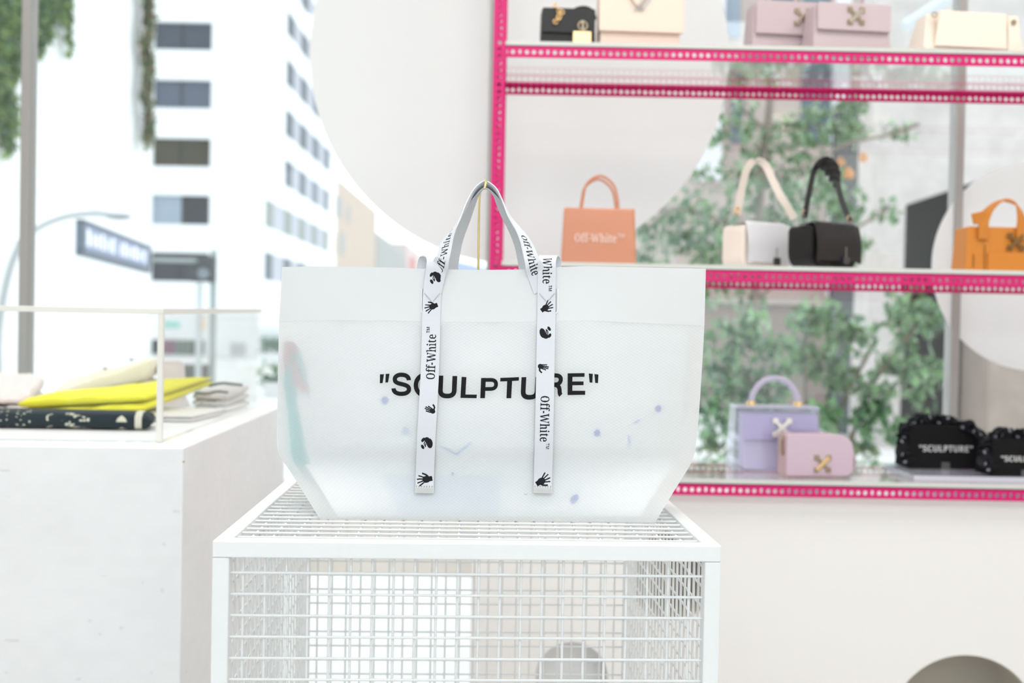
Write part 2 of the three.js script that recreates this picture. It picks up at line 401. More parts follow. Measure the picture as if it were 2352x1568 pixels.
// ================================================================= FOLDED CLOTHES IN THE CASE
// a soft slab over four ground corners (near left, near right, far right, far left), with its own height along both ends and folded layers
function cloth(name, label, cat, corners, mat, { thick = [0.02, 0.02, 0.02, 0.02], lift = [0, 0, 0, 0], bump = 0.006, f = 14, layers = 1, gap = 0.35, phase = 0 } = {}) {
  const o = thing(name, label, cat, corners[0].clone().setY(TTOP + 0.001));
  const org = o.position, bil = (a, u, v) => lerp(lerp(a[0], a[1], u), lerp(a[3], a[2], u), v);
  const gp = (u, v) => V(bil(corners.map((c) => c.x), u, v) - org.x, 0, bil(corners.map((c) => c.z), u, v) - org.z);
  for (let k = 0; k < layers; k++) {
    const pts = (u, v) => {                                           // closed rounded slab: v goes round the section
      const a = v * Math.PI * 2, c = Math.cos(a), s = Math.sin(a);
      const q = Math.sign(c) * Math.pow(Math.abs(c), 0.35), e = Math.sign(s) * Math.pow(Math.abs(s), 0.55);
      const endf = Math.pow(Math.max(0, 1 - Math.pow(Math.abs(2 * u - 1), 14)), 0.5);
      const w = 0.5 - q * 0.5 * (0.985 - 0.012 * k), T = bil(thick, u, w) / layers, base = bil(lift, u, w) + T * k * (1 - 0.02);
      const p = gp(clamp(u + (vnoise(w * 7 + k * 3 + phase, 4) - 0.5) * 0.02, 0, 1), w + (vnoise(u * 9 + k * 5 + phase, k) - 0.5) * 0.025);
      const n = (fbm(u * f + phase * 3.3, w * f * 0.5 + k * 7) - 0.5) * bump * (e > 0 ? 1 : 0.2);
      p.y = base + T * 0.5 + e * T * 0.5 * endf + n * endf + (s > 0 ? 1 : 0) * 0;
      return p;
    };
    const g = grid(56, 40, pts);
    part(o, layers > 1 ? 'fold' : 'cloth', g, mat);
  }
  return o;
}
const G = (px, d) => V(P(px, 940, d).x, TTOP + 0.001, -d);
{
  const paisley = canvasTex(1024, 256, (c, w, h) => {
    c.fillStyle = '#17282f'; c.fillRect(0, 0, w, h);
    c.strokeStyle = c.fillStyle = '#d9d8c6';
    for (let i = 0; i < 46; i++) { const x = rnd() * 330, y = rnd() * h; c.beginPath(); c.arc(x, y, 3 + rnd() * 6, 0, 7); c.fill(); }
    c.lineWidth = 10; c.beginPath(); c.arc(470, 110, 46, 0.4, 4.4); c.stroke();
    c.beginPath(); c.arc(405, 150, 17, 0, 7); c.fill();
    for (let i = 0; i < 60; i++) { const a = rnd(), b = rnd(); c.beginPath(); c.arc(520 + a * 130 + b * 30, 60 + a * 110 - b * 40, 4 + rnd() * 4, 0, 7); c.fill(); }
    c.beginPath(); c.moveTo(800, 160); c.lineTo(850, 70); c.lineTo(915, 190); c.closePath(); c.fill();
    c.fillRect(925, 0, 40, h);
    c.fillStyle = '#5b2b2b'; c.beginPath(); c.arc(720, 170, 12, 0, 7); c.fill();
  });
  const navy = fabric(rgb(1, 1, 1), { map: paisley });
  navy.map.wrapS = navy.map.wrapT = THREE.RepeatWrapping; navy.map.repeat.set(1, 2.4); navy.map.offset.set(0, 0.5);
  cloth('scarf', 'navy scarf with cream paisley print folded flat nearest the glass', 'scarf', [G(-60, 2.17), G(352, 2.18), G(358, 2.3), G(-60, 2.3)], navy, { thick: [0.037, 0.037, 0.036, 0.036], bump: 0.003, f: 5, layers: 1 });
  cloth('garment', 'bright yellow folded garment sloping up from behind the navy scarf', 'clothing', [G(36, 2.335), G(330, 2.36), G(490, 2.74), G(112, 2.52)], fabric(rgb(0.86, 0.83, 0.05)), { thick: [0.048, 0.05, 0.032, 0.05], lift: [0.004, 0.02, 0.066, 0.01], bump: 0.012, f: 6, layers: 2, phase: 2 });
  cloth('garment', 'pale cream shirt with dark buttons rising behind the yellow garment', 'clothing', [G(112, 2.6), G(345, 2.76), G(366, 2.9), G(150, 2.88)], fabric(rgb(0.85, 0.82, 0.66)), { thick: [0.05, 0.13, 0.125, 0.07], lift: [0.0, 0.012, 0.02, 0.0], bump: 0.012, f: 7, layers: 2, phase: 5 });
  cloth('garment', 'pale pink garment heaped at the left of the cream shirt', 'clothing', [G(-130, 2.42), G(70, 2.44), G(104, 2.86), G(-120, 2.86)], fabric(rgb(0.84, 0.76, 0.74)), { thick: [0.06, 0.055, 0.085, 0.085], bump: 0.024, f: 8, layers: 2, phase: 8 });
  cloth('garment', 'white folded garment with dark trim at the right end of the case', 'clothing', [G(440, 2.66), G(518, 2.66), G(574, 2.88), G(480, 2.88)], fabric(rgb(0.83, 0.82, 0.8)), { thick: [0.05, 0.045, 0.066, 0.06], bump: 0.01, f: 6, layers: 3, phase: 11 });
  cloth('garment', 'beige folded garment flat on the plinth below the yellow one', 'clothing', [G(235, 2.375), G(440, 2.385), G(520, 2.6), G(330, 2.6)], fabric(rgb(0.8, 0.76, 0.71)), { thick: [0.018, 0.018, 0.018, 0.018], bump: 0.005, f: 5, layers: 2, phase: 14 });
  cloth('paper', 'thin orange paper edge between scarf and yellow garment', 'paper', [G(5, 2.32), G(105, 2.32), G(110, 2.4), G(0, 2.4)], std(rgb(0.85, 0.42, 0.2), 0.8), { thick: [0.016, 0.016, 0.016, 0.016], bump: 0.001, layers: 1 });
  // a pale hat behind the corner
  const c = G(392, 2.86), cap = thing('hat', 'pale pink bucket hat standing behind the cream shirt', 'hat', c);
  part(cap, 'crown', new THREE.LatheGeometry([[0.0, 0.13], [0.026, 0.128], [0.036, 0.12], [0.041, 0.06], [0.043, 0.02]].map(([a, b]) => new THREE.Vector2(Math.max(a, 1e-4), b)), 28), fabric(rgb(0.85, 0.79, 0.77)));
  part(cap, 'brim', new THREE.LatheGeometry([[0.043, 0.022], [0.05, 0.008], [0.054, 0.0], [0.053, 0.0], [0.049, 0.008], [0.042, 0.02]].map(([a, b]) => new THREE.Vector2(a, b)), 28), fabric(rgb(0.85, 0.79, 0.77)));
  // dark buttons of the shirt
  const btn = scene.getObjectByName('garment_001');
  for (const [x, y] of [[241, 846], [302, 826]]) { const p = P(x, y, 2.78).sub(btn.position); part(btn, 'button', new THREE.CylinderGeometry(0.006, 0.006, 0.006, 14).translate(p.x, p.y, p.z), M.bronze, 'small dark button'); }
  const trim = scene.getObjectByName('garment_003');
  const tm = fabric(rgb(0.06, 0.08, 0.05));
  const tr = (pts) => part(trim, 'trim', tube(pts.map(([x, y, d]) => P(x, y, d).sub(trim.position)), 0.0036, 30, 6), tm, 'dark green trim');
  tr([[448, 902, 2.63], [475, 904, 2.63], [500, 899, 2.63], [524, 901, 2.64]]);
  tr([[480, 886, 2.66], [510, 880, 2.68], [535, 882, 2.7], [556, 884, 2.72]]);
}

// ================================================================= THE BIG TRANSLUCENT BAG
const bag = {
  left: [[613, 648], [740, 641], [850, 638.5], [950, 636.5], [1005, 636], [1035, 638], [1050, 643], [1066, 654], [1085, 667], [1110, 683], [1150, 708], [1195, 736]],
  right: [[617, 1621], [740, 1618], [850, 1612], [950, 1605], [1005, 1600], [1035, 1596.5], [1050, 1592], [1066, 1585], [1085, 1573], [1110, 1557], [1150, 1532], [1195, 1505]],
  top: [[0, 613], [0.06, 611.5], [0.115, 611.5], [0.26, 614.5], [0.36, 618], [0.475, 619.5], [0.56, 619], [0.63, 614], [0.72, 611], [0.87, 614.5], [1, 617]],
  bottom: [[0, 1193], [0.5, 1196], [1, 1199]],
};
const lin = (t, x) => { for (let i = 1; i < t.length; i++) if (x <= t[i][0] || i === t.length - 1) return lerp(t[i - 1][1], t[i][1], clamp((x - t[i - 1][0]) / (t[i][0] - t[i - 1][0]), 0, 1)); };
const D_BASE = -PY(1120, 1196, BASE).z, D_SEAM = D_BASE + 0.088;
function bagPoint(u, v, off = 0) {                                   // u 0..1 across, v 0 at the base, 1 at the rim; off = metres towards the viewer
  const y0 = lin(bag.top, u), y1 = lin(bag.bottom, u), y = lerp(y1, y0, v);
  const x = lerp(lin(bag.left, lerp(1195, 613, v)), lin(bag.right, lerp(1195, 617, v)), u);
  const seam = lerp(D_BASE, D_SEAM, sstep(0, 0.27, v)), e = 2 * u - 1;
  const bulge = lerp(lerp(0, 0.086, sstep(0, 0.3, v)), 0.06, sstep(0.35, 1, v));
  const dd = seam - bulge * (1 - Math.pow(Math.abs(e), 2.6)) + 0.0025 * (fbm(u * 6, v * 4) - 0.5) * (v > 0.05 ? 1 : 0);
  return P(x, y, dd - off);
}
function bagDepth(px, py) {                                          // depth of the front panel at a pixel
  const xl = lin(bag.left, py), xr = lin(bag.right, py), u = clamp((px - xl) / (xr - xl), 0, 1), y0 = lin(bag.top, u), y1 = lin(bag.bottom, u);
  return -bagPoint(u, clamp((py - y1) / (y0 - y1), 0, 1)).z;
}
const bagOrigin = V(PY(1120, 1196, BASE).x, BASE, -D_SEAM);
{
  const t = thing('tote_bag', 'large translucent white plastic tote printed with a black quoted word', 'bag', bagOrigin);
  const loc = (p) => p.sub(bagOrigin);
  // print
  const TW = 2048, TH = 1224;
  const tx = (x) => (x - 637.7) / 972 * TW, kx = TW / 972, ky = TH / 581.5;
  const print = canvasTex(TW, TH, (c, w, h) => {
    c.fillStyle = '#ffffff'; c.fillRect(0, 0, w, h);
    // the reinforcing net shows as a faint diamond pattern below the hem
    c.strokeStyle = 'rgba(176,196,214,0.09)'; c.lineWidth = 2.2;
    const px = 26, py = 15;
    for (let k = -100; k < 180; k++) { c.beginPath(); c.moveTo(k * px, h * 0.19); c.lineTo(k * px + (h * 0.81) / py * px, h); c.stroke(); c.beginPath(); c.moveTo(k * px, h * 0.19); c.lineTo(k * px - (h * 0.81) / py * px, h); c.stroke(); }
    c.fillStyle = c.strokeStyle = '#1e1e21'; c.lineJoin = 'miter'; c.lineCap = 'butt';
    const put = (x, f) => { c.save(); const u = (x - 637.7) / 972; c.setTransform(kx, 0, 0, ky, -637.7 * kx, (-614 - 0.53 * (lin(bag.top, u) - 614)) * ky); f(); c.restore(); };
    const poly = (x, ...q) => put(x, () => { c.beginPath(); for (let i = 0; i < q.length; i += 2) c.lineTo(q[i], q[i + 1]); c.closePath(); c.fill(); });
    const line = (x, lw, d) => put(x, () => { c.lineWidth = lw; c.stroke(new Path2D(d)); });
    poly(880, 872, 860, 881, 859.5, 878.5, 880, 872.3, 880.3); poly(889, 885, 859, 893.7, 858.5, 891, 878.3, 885, 878.8);
    line(921, 9.7, 'M 938.6 872.8 C 938 864 931 860.6 921.5 860.6 C 911 860.6 906.3 866 906.3 871 C 906.3 877.5 911 879.8 921 881.8 C 932 884 939.6 886.3 939.6 894 C 939.6 901 932 904.6 922 904.6 C 911 904.6 904.9 900.5 904.2 892.3');
    put(973, () => { c.lineWidth = 10; c.beginPath(); c.ellipse(974, 884, 18.8, 22.6, 0, -0.62, 0.62, true); c.stroke(); });
    const U = (x, y) => line(x + 16, 10.8, `M ${x} ${y} L ${x} ${y + 33} C ${x} ${y + 43} ${x + 5.5} ${y + 47} ${x + 16} ${y + 47} C ${x + 26.5} ${y + 47} ${x + 32} ${y + 43} ${x + 32} ${y + 33} L ${x + 32} ${y + 0.6}`);
    U(1011.8, 862.4);
    poly(1077, 1059.5, 865, 1070.3, 865.7, 1069.8, 905.8, 1096, 906, 1095.7, 914, 1058.7, 913.7);
    poly(1110, 1104.3, 867.5, 1115, 867.5, 1115, 914, 1104.3, 914);
    line(1124, 8.6, 'M 1108 871.8 L 1126.5 871.8 C 1136 871.8 1139.2 876.5 1139.2 882.3 C 1139.2 888.5 1136 892.8 1126.5 892.8 L 1108 892.8');
    poly(1170, 1148.4, 867, 1191, 865.5, 1191, 873.6, 1175.6, 874.2, 1175.4, 914, 1164.6, 914, 1164.4, 874.6, 1148.4, 875.2);
    U(1202.4, 864.6);
    poly(1260, 1248, 858, 1259, 857.5, 1259.5, 907, 1248.5, 907.5);
    line(1268, 9.4, 'M 1255 861.5 L 1275 861.5 C 1284 861.5 1287.4 866 1287.4 871.5 C 1287.4 878 1283 882.3 1275 882.3 L 1255 882.3 M 1272 882.8 C 1283 883.6 1285.4 889 1286 896 C 1286.4 901.5 1287 904.5 1289.5 907');
    poly(1324, 1302.5, 856.2, 1341.3, 856.2, 1341.6, 864.6, 1314, 864.4, 1314.2, 875, 1340, 875.2, 1340.3, 883.6, 1314.8, 883.6, 1315.3, 896.2, 1345, 896.6, 1345.2, 905.6, 1305, 905.8);
    poly(1355, 1351, 857, 1360.2, 857.5, 1360.2, 877.6, 1354.2, 877.1); poly(1368, 1364, 858.2, 1373.2, 859, 1373.2, 878.6, 1367, 878);
    // small pale blue size number beside the right strap end
    put(1224, () => { c.fillStyle = 'rgba(110,165,220,0.55)'; c.font = '11px sans-serif'; c.translate(1221, 1131); c.rotate(Math.PI / 2); c.fillText('3', 0, 0); });
  });
  print.anisotropy = 4;
  const net = dataTex(64, 64, (x, y) => { const a = Math.abs(((x / 64 + y / 64) % 1) - 0.5) * 2, b = Math.abs((((x / 64 - y / 64) % 1 + 1) % 1) - 0.5) * 2; return Math.round(255 * Math.max(sstep(0.72, 0.95, a), sstep(0.72, 0.95, b))); });
  const pvc = (extra) => phy(rgb(0.92, 0.93, 0.932), 0.78, { transmission: 0.6, thickness: 0, specularIntensity: 0.35, ...extra });
  const front = pvc({ map: print, bumpMap: rep(net, 78, 82), bumpScale: 0.00014 });
  const plain = pvc({ bumpMap: rep(net, 78, 82), bumpScale: 0.00014 });
  part(t, 'front_panel', grid(90, 60, (u, v) => loc(bagPoint(u, v))), front);
  // back panel: mirrored about the seam plane
  const mirror = (p) => { const d = -p.z, k = (2 * D_SEAM - d) / d; return V(p.x * 1, p.y, -(2 * D_SEAM - d)); };
  part(t, 'back_panel', grid(60, 40, (u, v) => { const p = bagPoint(1 - u, v); return loc(mirror(p)); }), plain);
  part(t, 'base', grid(20, 4, (u, v) => { const a = bagPoint(u, 0), b = mirror(bagPoint(u, 0)); return loc(a.lerp(b, v).setY(BASE + 0.0006)); }), plain);
  for (const u of [0, 1]) part(t, 'side_gusset', grid(4, 16, (s, v) => { const a = bagPoint(u, v * 0.27), b = mirror(bagPoint(u, v * 0.27)); return loc(u ? a.lerp(b, s) : b.lerp(a, s)); }), plain);
  // hem: the doubled, smooth band below the rim
  const hemMat = phy(rgb(0.86, 0.875, 0.885), 0.75, { transmission: 0.35, thickness: 0, specularIntensity: 0.5 });
  const hemV = (u) => 0.785 + 0.012 * Math.sin(u * 3.1) - 0.01 * u;
  part(t, 'hem', [grid(90, 10, (u, v) => loc(bagPoint(u, lerp(hemV(u), 1, v), 0.0008))), grid(90, 1, (u, v) => loc(bagPoint(u, 1, 0.0008).lerp(bagPoint(u, 1, -0.0008), v).add(V(0, 0.0002, 0))))], hemMat, 'smooth doubled hem');

  // ---- webbing
  const STW = 0.0246;
  const Lst = 0.42;
  const icon = {
    hand(c, x, y, rot, s = 1, mirrorX = 1) {                       // palm, four fingers and a thumb
      c.save(); c.translate(x, y); c.rotate(rot); c.scale(s * mirrorX, s);
      c.beginPath(); c.ellipse(0, 3, 8.5, 10, 0, 0, 7); c.fill(); c.fillRect(-6, 6, 12, 11);
      c.lineCap = 'round'; c.lineWidth = 3.1;
      for (const [a, b, l] of [[-6, -0.42, 13], [-2.4, -0.16, 16], [1.8, 0.08, 15.5], [5.6, 0.34, 12]]) { c.beginPath(); c.moveTo(a, -3); c.lineTo(a + Math.sin(b) * (l + 4), -3 - Math.cos(b) * l); c.stroke(); }
      c.lineWidth = 4; c.beginPath(); c.moveTo(6, 7); c.quadraticCurveTo(12, 4, 15, -4); c.stroke();
      c.restore();
    },
    slim(c, x, y, rot, s = 1, mirrorX = 1) {                       // a hand with long separate fingers
      c.save(); c.translate(x, y); c.rotate(rot); c.scale(s * mirrorX, s);
      c.beginPath(); c.ellipse(0, 8, 7, 8, 0, 0, 7); c.fill();
      c.lineCap = 'butt'; c.lineWidth = 3.4;
      for (const [a, l] of [[-8, 15], [-3, 21], [2, 21], [7, 15]]) { c.beginPath(); c.moveTo(a * 0.7, 5); c.lineTo(a, 5 - l); c.stroke(); }
      c.lineWidth = 4.4; c.beginPath(); c.moveTo(5, 9); c.quadraticCurveTo(14, 10, 17, 0); c.stroke();
      c.restore();
    },
    face(c, x, y, rot, s = 1, mirrorX = 1) {                       // the bell-shaped head emblem
      c.save(); c.translate(x, y); c.rotate(rot); c.scale(s * mirrorX, s);
      const e = (...a) => { c.beginPath(); c.ellipse(...a, 0, 7); c.fill(); };
      e(9, 0, 8.5, 14, -0.25); e(0, -9, 8, 7, 0.2); e(-10.5, -7, 4.2, 7, 0.5); e(-9, 13, 4, 7, -0.6);
      c.lineWidth = 2.6; c.beginPath(); c.moveTo(0, -6); c.quadraticCurveTo(-2, 4, -1, 12); c.moveTo(-4, -4); c.quadraticCurveTo(-8, 3, -3, 9); c.stroke();
      c.restore();
    },
    word(c, x, y, rot, text) {                                     // narrow serif capitals about half the strap's width high
      c.save(); c.translate(x, y); c.rotate(rot); c.textAlign = 'left'; c.textBaseline = 'middle'; c.font = 'bold 60px serif';
      const w = c.measureText('Off-White').width, sx = 228 / w;
      c.save(); c.scale(sx, 1.02); c.fillText(text, 0, 3); c.restore();
      c.font = 'bold 22px sans-serif'; c.fillText('TM', c.measureText('') .width + sx * (() => { c.font = 'bold 60px serif'; const q = c.measureText(text).width; c.font = 'bold 22px sans-serif'; return q; })() + 5, -14);
      c.restore();
    },
  };
  // strap canvas: 90 px = strap width inside a 100 px wide sheet; along the strap at the same scale
  const K = 90 / STW, SH_ = Math.round(Lst * K);                     // px per metre
  const sheet = (draw) => {
    const lo = document.createElement('canvas'), k = 0.62; lo.width = Math.round(100 * k); lo.height = Math.round(SH_ * k);
    const lc = lo.getContext('2d'); lc.fillStyle = '#fff'; lc.fillRect(0, 0, lo.width, lo.height); lc.scale(k, k); lc.fillStyle = lc.strokeStyle = '#000'; draw(lc);
    const d = lc.getImageData(0, 0, lo.width, lo.height).data, w = 2 * lo.width, h = 2 * lo.height;
    return dataTex(w, h, (x, y) => { const X = x >> 1, Y = lo.height - 1 - (y >> 1), v = d[(Y * lo.width + X) * 4] < 128; const n = 6 * Math.sin(y * 2.1) + 5 * Math.sin(x * 1.7) + 8 * (h2(x, y) - 0.5); return v ? [22 + n, 23 + n, 28 + n].map(Math.round) : [228 + n, 231 + n, 237 + n].map((q) => Math.min(255, Math.round(q))); }, true);
  };
  const pxy = 2.16;                                                  // strap pixels per photograph pixel
  const sy = (y) => SH_ - (1131 - y) * pxy;                          // along the strap, counted from its lower end
  const leftSheet = sheet((c) => {
    icon.hand(c, 48, sy(1101), -1.75, 2.05); icon.face(c, 47, sy(1015), 0.1, 1.75); icon.slim(c, 56, sy(940), -1.15, 1.7);
    icon.word(c, 46, sy(872), -Math.PI / 2, 'Off-White'); icon.hand(c, 46, sy(703), -1.95, 1.8); icon.face(c, 50, sy(634), -0.1, 1.75);
  });
  const rightSheet = sheet((c) => {
    icon.hand(c, 42, sy(1104), 1.0, 2.05); icon.word(c, 48, sy(908), Math.PI / 2, 'Off-White'); icon.slim(c, 34, sy(843), 1.75, 1.7, 1);
    icon.face(c, 44, sy(765), Math.PI, 1.75); icon.hand(c, 44, sy(705), 0.95, 1.8); icon.word(c, 48, sy(586), Math.PI / 2, 'White');
  });
  const handleSheet = sheet((c) => {                                 // read along the handle, upwards from the left end
    icon.word(c, 45, SH_ - 95, -Math.PI / 2, 'Off-White'); icon.word(c, 45, SH_ - 1020, -Math.PI / 2, 'Off-White');
  });
  const web = (map) => fabric(rgb(1, 1, 1), { map, bumpMap: rep(weave, 6, 60), bumpScale: 0.0004 });
  const X = V(1, 0, 0), on = (x, y, off) => loc(P(x, y, bagDepth(x, y) - off));
  const vertical = (pts, loop, map) => {
    const d0 = bagDepth(loop[0][0], 612);
    const p = [...pts.map(([x, y]) => on(x, y, 0.0042)), ...loop.map(([x, y, o]) => loc(P(x, y, d0 - 0.0045 + o)))];
    const dirs = p.map((q, i) => { const a = p[Math.max(0, i - 1)], b = p[Math.min(p.length - 1, i + 1)], T = b.clone().sub(a).normalize(), w = X.clone(); return i < pts.length ? w.addScaledVector(T, -w.dot(T)) : w; });
    return part(t, 'strap', ribbon(p, dirs, STW, 0.0014, 110, 0, Lst), web(map), 'white printed webbing strap');
  };
  vertical([[974.5, 1131], [976, 1090], [979, 1010], [983.5, 930], [987.5, 850], [990, 770], [991, 715], [994, 660], [998, 630], [1000, 612]], [[1001, 598, 0.004], [998, 590, 0.018], [990, 590, 0.034], [981, 600, 0.044], [974, 640, 0.047]], leftSheet);
  vertical([[1246.5, 1131], [1247.5, 1090], [1249.5, 1010], [1251, 930], [1252.5, 850], [1254, 770], [1255, 715], [1255.5, 660], [1256, 630], [1256, 612]], [[1256.5, 598, 0.004], [1259, 588.5, 0.018], [1264, 589, 0.034], [1268, 600, 0.044], [1270, 640, 0.047]], rightSheet);
  // strap ends: folded and stitched
  for (const [x, y] of [[974.5, 1131], [1246.5, 1131]]) {
    const a = on(x, y, 0.004);
    part(t, 'strap_end', rbox(STW + 0.001, 0.0085, 0.0036, 0.0012).translate(a.x, a.y + 0.0035, a.z), web(null), 'folded strap end');
    part(t, 'stitch', [...Array(7).keys()].map((i) => rbox(0.0006, 0.0022, 0.0008, 0.0002, 1).translate(a.x - 0.0105 + i * 0.0035, a.y + 0.0085, a.z + 0.0016)), fabric(rgb(0.25, 0.25, 0.26)), 'dark stitches');
  }
  // clear reinforcement patches with their stitch rows
  for (const [x, o] of [[990.5, -1], [1258.5, 1]]) {
    const pts = [];
    part(t, 'patch', grid(8, 10, (u, v) => on(x - 23 + 46 * u, 719 - 57 * v, 0.0018)), phy(rgb(0.9, 0.915, 0.92), 0.25, { transmission: 0.5, thickness: 0 }), 'clear plastic patch');
    const e = x + o * 22.5;
    part(t, 'patch_edge', tube([[e, 663], [e, 690], [e - o, 716], [e - o * 4, 719], [e - o * 8, 719.5]].map(([a, b]) => on(a, b, 0.0024)), 0.0009, 24, 6), phy(rgb(0.92, 0.935, 0.94), 0.3));
    for (let i = 0; i < 18; i++) { const a = on(x + o * 18.6, 664 + i * 3, 0.0029); pts.push(rbox(0.0007, 0.0012, 0.0006, 0.0002, 1).translate(a.x, a.y, a.z)); }
    for (let i = 0; i < 9; i++) for (const s of [-1, 1]) { const a = on(x - o * 2 + s * (17 - i * 1.8), 674 + i * 2.1, 0.0058); pts.push(rbox(0.0011, 0.0011, 0.0006, 0.0002, 1).translate(a.x, a.y, a.z)); }
    part(t, 'stitch', pts, fabric(rgb(0.62, 0.66, 0.68)), 'pale stitches');
  }
  // carrying handles gathered on the brass hook
  const w3 = (x, y, z) => V(x, y, z).normalize();
  const hook = [1114, 421];
  const fh = [[995, 668, 'f'], [1000, 645, 'f'], [1008, 620, 'f'], [1017, 594, 1.35], [1026, 557, 1.36], [1037, 533, 1.366], [1054, 506, 1.374], [1074, 466, 1.386], [1091, 440, 1.393], [1114, 424.5, 1.397], [1138, 438, 1.393], [1155, 464, 1.386], [1173, 500, 1.374], [1199, 538, 1.366], [1210, 560, 1.36], [1224, 604, 1.35], [1233, 632, 'f'], [1246, 668, 'f']];
  const fw = [w3(1, 0, 0.1), w3(1, 0, 0.2), w3(0.85, 0, 0.45), w3(0.75, 0, 0.66), w3(0.66, 0, 0.75), w3(0.36, 0, 0.93), w3(0.1, 0, 1), w3(0, 0.15, 1), w3(0, 0.3, 1), w3(0, 0.35, 1), w3(0, 0.3, 1), w3(-0.05, 0.15, 1), w3(-0.22, 0, 1), w3(-0.5, 0, 0.86), w3(-0.65, 0, 0.76), w3(-0.85, 0, 0.45), w3(-1, 0, 0.15), w3(-1, 0, 0)];
  const fp = fh.map(([x, y, d]) => (d === 'f' ? on(x, y, 0.0022) : loc(P(x, y, d))));
  part(t, 'handle', ribbon(fp, fw, STW, 0.0014, 120, 0, Lst), web(handleSheet), 'white printed webbing handle');
  const bh = [[1030, 660, 1.458], [1039, 610, 1.452], [1048, 562, 1.442], [1055, 540, 1.436], [1067, 508, 1.426], [1080, 478, 1.415], [1095, 450, 1.405], [1114, 431.5, 1.4], [1135, 447, 1.405], [1149, 470, 1.412], [1162, 498, 1.424], [1184, 540, 1.436], [1196, 570, 1.444], [1207, 612, 1.452], [1212, 660, 1.458]];
  const bw = [w3(-1, 0, 0), w3(-0.6, 0, 0.8), w3(-0.55, 0, 0.83), w3(-0.5, 0, 0.86), w3(-0.5, 0, 0.86), w3(-0.3, 0, 0.95), w3(-0.1, -0.1, 1), w3(0, -0.15, 1), w3(0.1, -0.1, 1), w3(0.3, 0, 0.95), w3(0.4, 0, 0.9), w3(0.5, 0, 0.86), w3(0.6, 0, 0.8), w3(0.8, 0, 0.6), w3(1, 0, 0)];
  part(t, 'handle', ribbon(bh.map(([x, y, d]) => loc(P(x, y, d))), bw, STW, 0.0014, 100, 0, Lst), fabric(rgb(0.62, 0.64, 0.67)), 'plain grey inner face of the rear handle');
}
// brass hook on which the handles hang; it stands in the bag
{
  const b = P(1096, 1120, 1.46).setY(BASE + 0.0012), t = thing('hook_stand', 'thin brass rod with a bent tip holding up the bag handles', 'hook', b);
  const q = [[1098.5, 620, 1.44], [1102, 445, 1.432], [1105, 424, 1.43], [1110, 415.5, 1.424], [1114.5, 415, 1.4], [1116, 416, 1.376], [1115.5, 423, 1.37], [1113, 432, 1.3705]].map(([x, y, d]) => P(x, y, d).sub(b));
  part(t, 'rod', tube([V(0, 0, 0), V(0.0002, 0.15, 0), ...q], 0.0016, 90, 8), M.brass);
  part(t, 'tip', new THREE.SphereGeometry(0.0019, 10, 8).translate(q[7].x, q[7].y, q[7].z), M.brass);
  part(t, 'foot', new THREE.CylinderGeometry(0.03, 0.03, 0.002, 28).translate(0, 0.001, 0), M.brass);
}
// what shows faintly through the bag
{
  const dots = canvasTex(1400, 660, (c, w, h) => {
    c.fillStyle = '#fbfcfd'; c.fillRect(0, 0, w, h);
    const Y = (y) => (y - 745) / 441 * h, X = (x, y = 1000) => (x - lin(bag.left, y) - 46) / (lin(bag.right, y) - lin(bag.left, y) - 86) * w;
    const d = (x, y, r, a) => { c.fillStyle = `rgba(40,92,200,${a})`; c.beginPath(); c.arc(X(x, y), Y(y), r * 1.5, 0, 7); c.fill(); };
    d(885, 919, 9, 1); d(1371, 994, 8, 1); d(1511, 938, 8, 1); d(1319, 1146, 11, 1); d(1040, 1088, 4, 0.9); d(932, 990, 10, 0.3); d(702, 1132, 18, 0.25);
    c.strokeStyle = 'rgba(80,130,220,0.5)'; c.lineWidth = 9; c.beginPath(); c.moveTo(X(1010), Y(1022)); c.lineTo(X(1050), Y(1043)); c.lineTo(X(1082), Y(1015)); c.moveTo(X(1452), Y(972)); c.lineTo(X(1468), Y(963)); c.moveTo(X(1443), Y(1000)); c.lineTo(X(1447), Y(1024)); c.stroke();
    c.fillStyle = 'rgba(110,150,225,0.14)'; c.fillRect(X(860), Y(1090), X(1150) - X(860), Y(1180) - Y(1090));
  });
  const o = P(1160, 1190, D_BASE + 0.03).setY(BASE + 0.0015);
  const t = thing('tissue_paper', 'crumpled white tissue paper with blue dots inside the translucent bag', 'paper', o);
  part(t, 'sheet', grid(80, 44, (u, v) => {
    const y = lerp(1186, 745, v), x = lerp(lin(bag.left, y) + 46, lin(bag.right, y) - 40, u), n = fbm(u * 9, v * 8), low = sstep(890, 930, y) * sstep(0.5, 0.42, Math.abs(u - 0.5));
    return P(x, y, bagDepth(x, y) + 0.003 + 0.004 * Math.max(0, n - 0.5) + 0.003 * (1 - low)).sub(o);
  }), std(rgb(1, 1, 1), 0.95, { map: dots }));
  const o2 = P(690, 1070, D_BASE + 0.07).setY(BASE + 0.0015);
  const s = thing('pouch', 'turquoise pouch with a pink flap seen through the left of the bag', 'pouch', o2);
  const sheetAt = (pts, gap) => grid(10, 18, (u, v) => { const k = v * (pts.length - 1), i = Math.min(pts.length - 2, Math.floor(k)), a = pts[i], b = pts[i + 1], f = k - i; const y = lerp(a[0], b[0], f), x = lerp(lerp(a[1], b[1], f), lerp(a[2], b[2], f), u); return P(x, y, bagDepth(x, y) + gap + 0.055 * sstep(1062, 1100, y) + 0.003 * Math.sin(u * 6 + v * 5)).sub(o2); });
  part(s, 'body', sheetAt([[1176, 745, 768], [1120, 715, 750], [1064, 676, 728], [1040, 668, 731], [950, 662, 718], [870, 650, 703], [812, 672, 690]], 0.006), fabric(rgb(0.38, 0.82, 0.84)), 'turquoise body');
  part(s, 'flap', sheetAt([[900, 660, 716], [850, 654, 706], [820, 650, 700], [784, 655, 676]], 0.007), fabric(rgb(0.92, 0.62, 0.67)), 'pink flap');
}

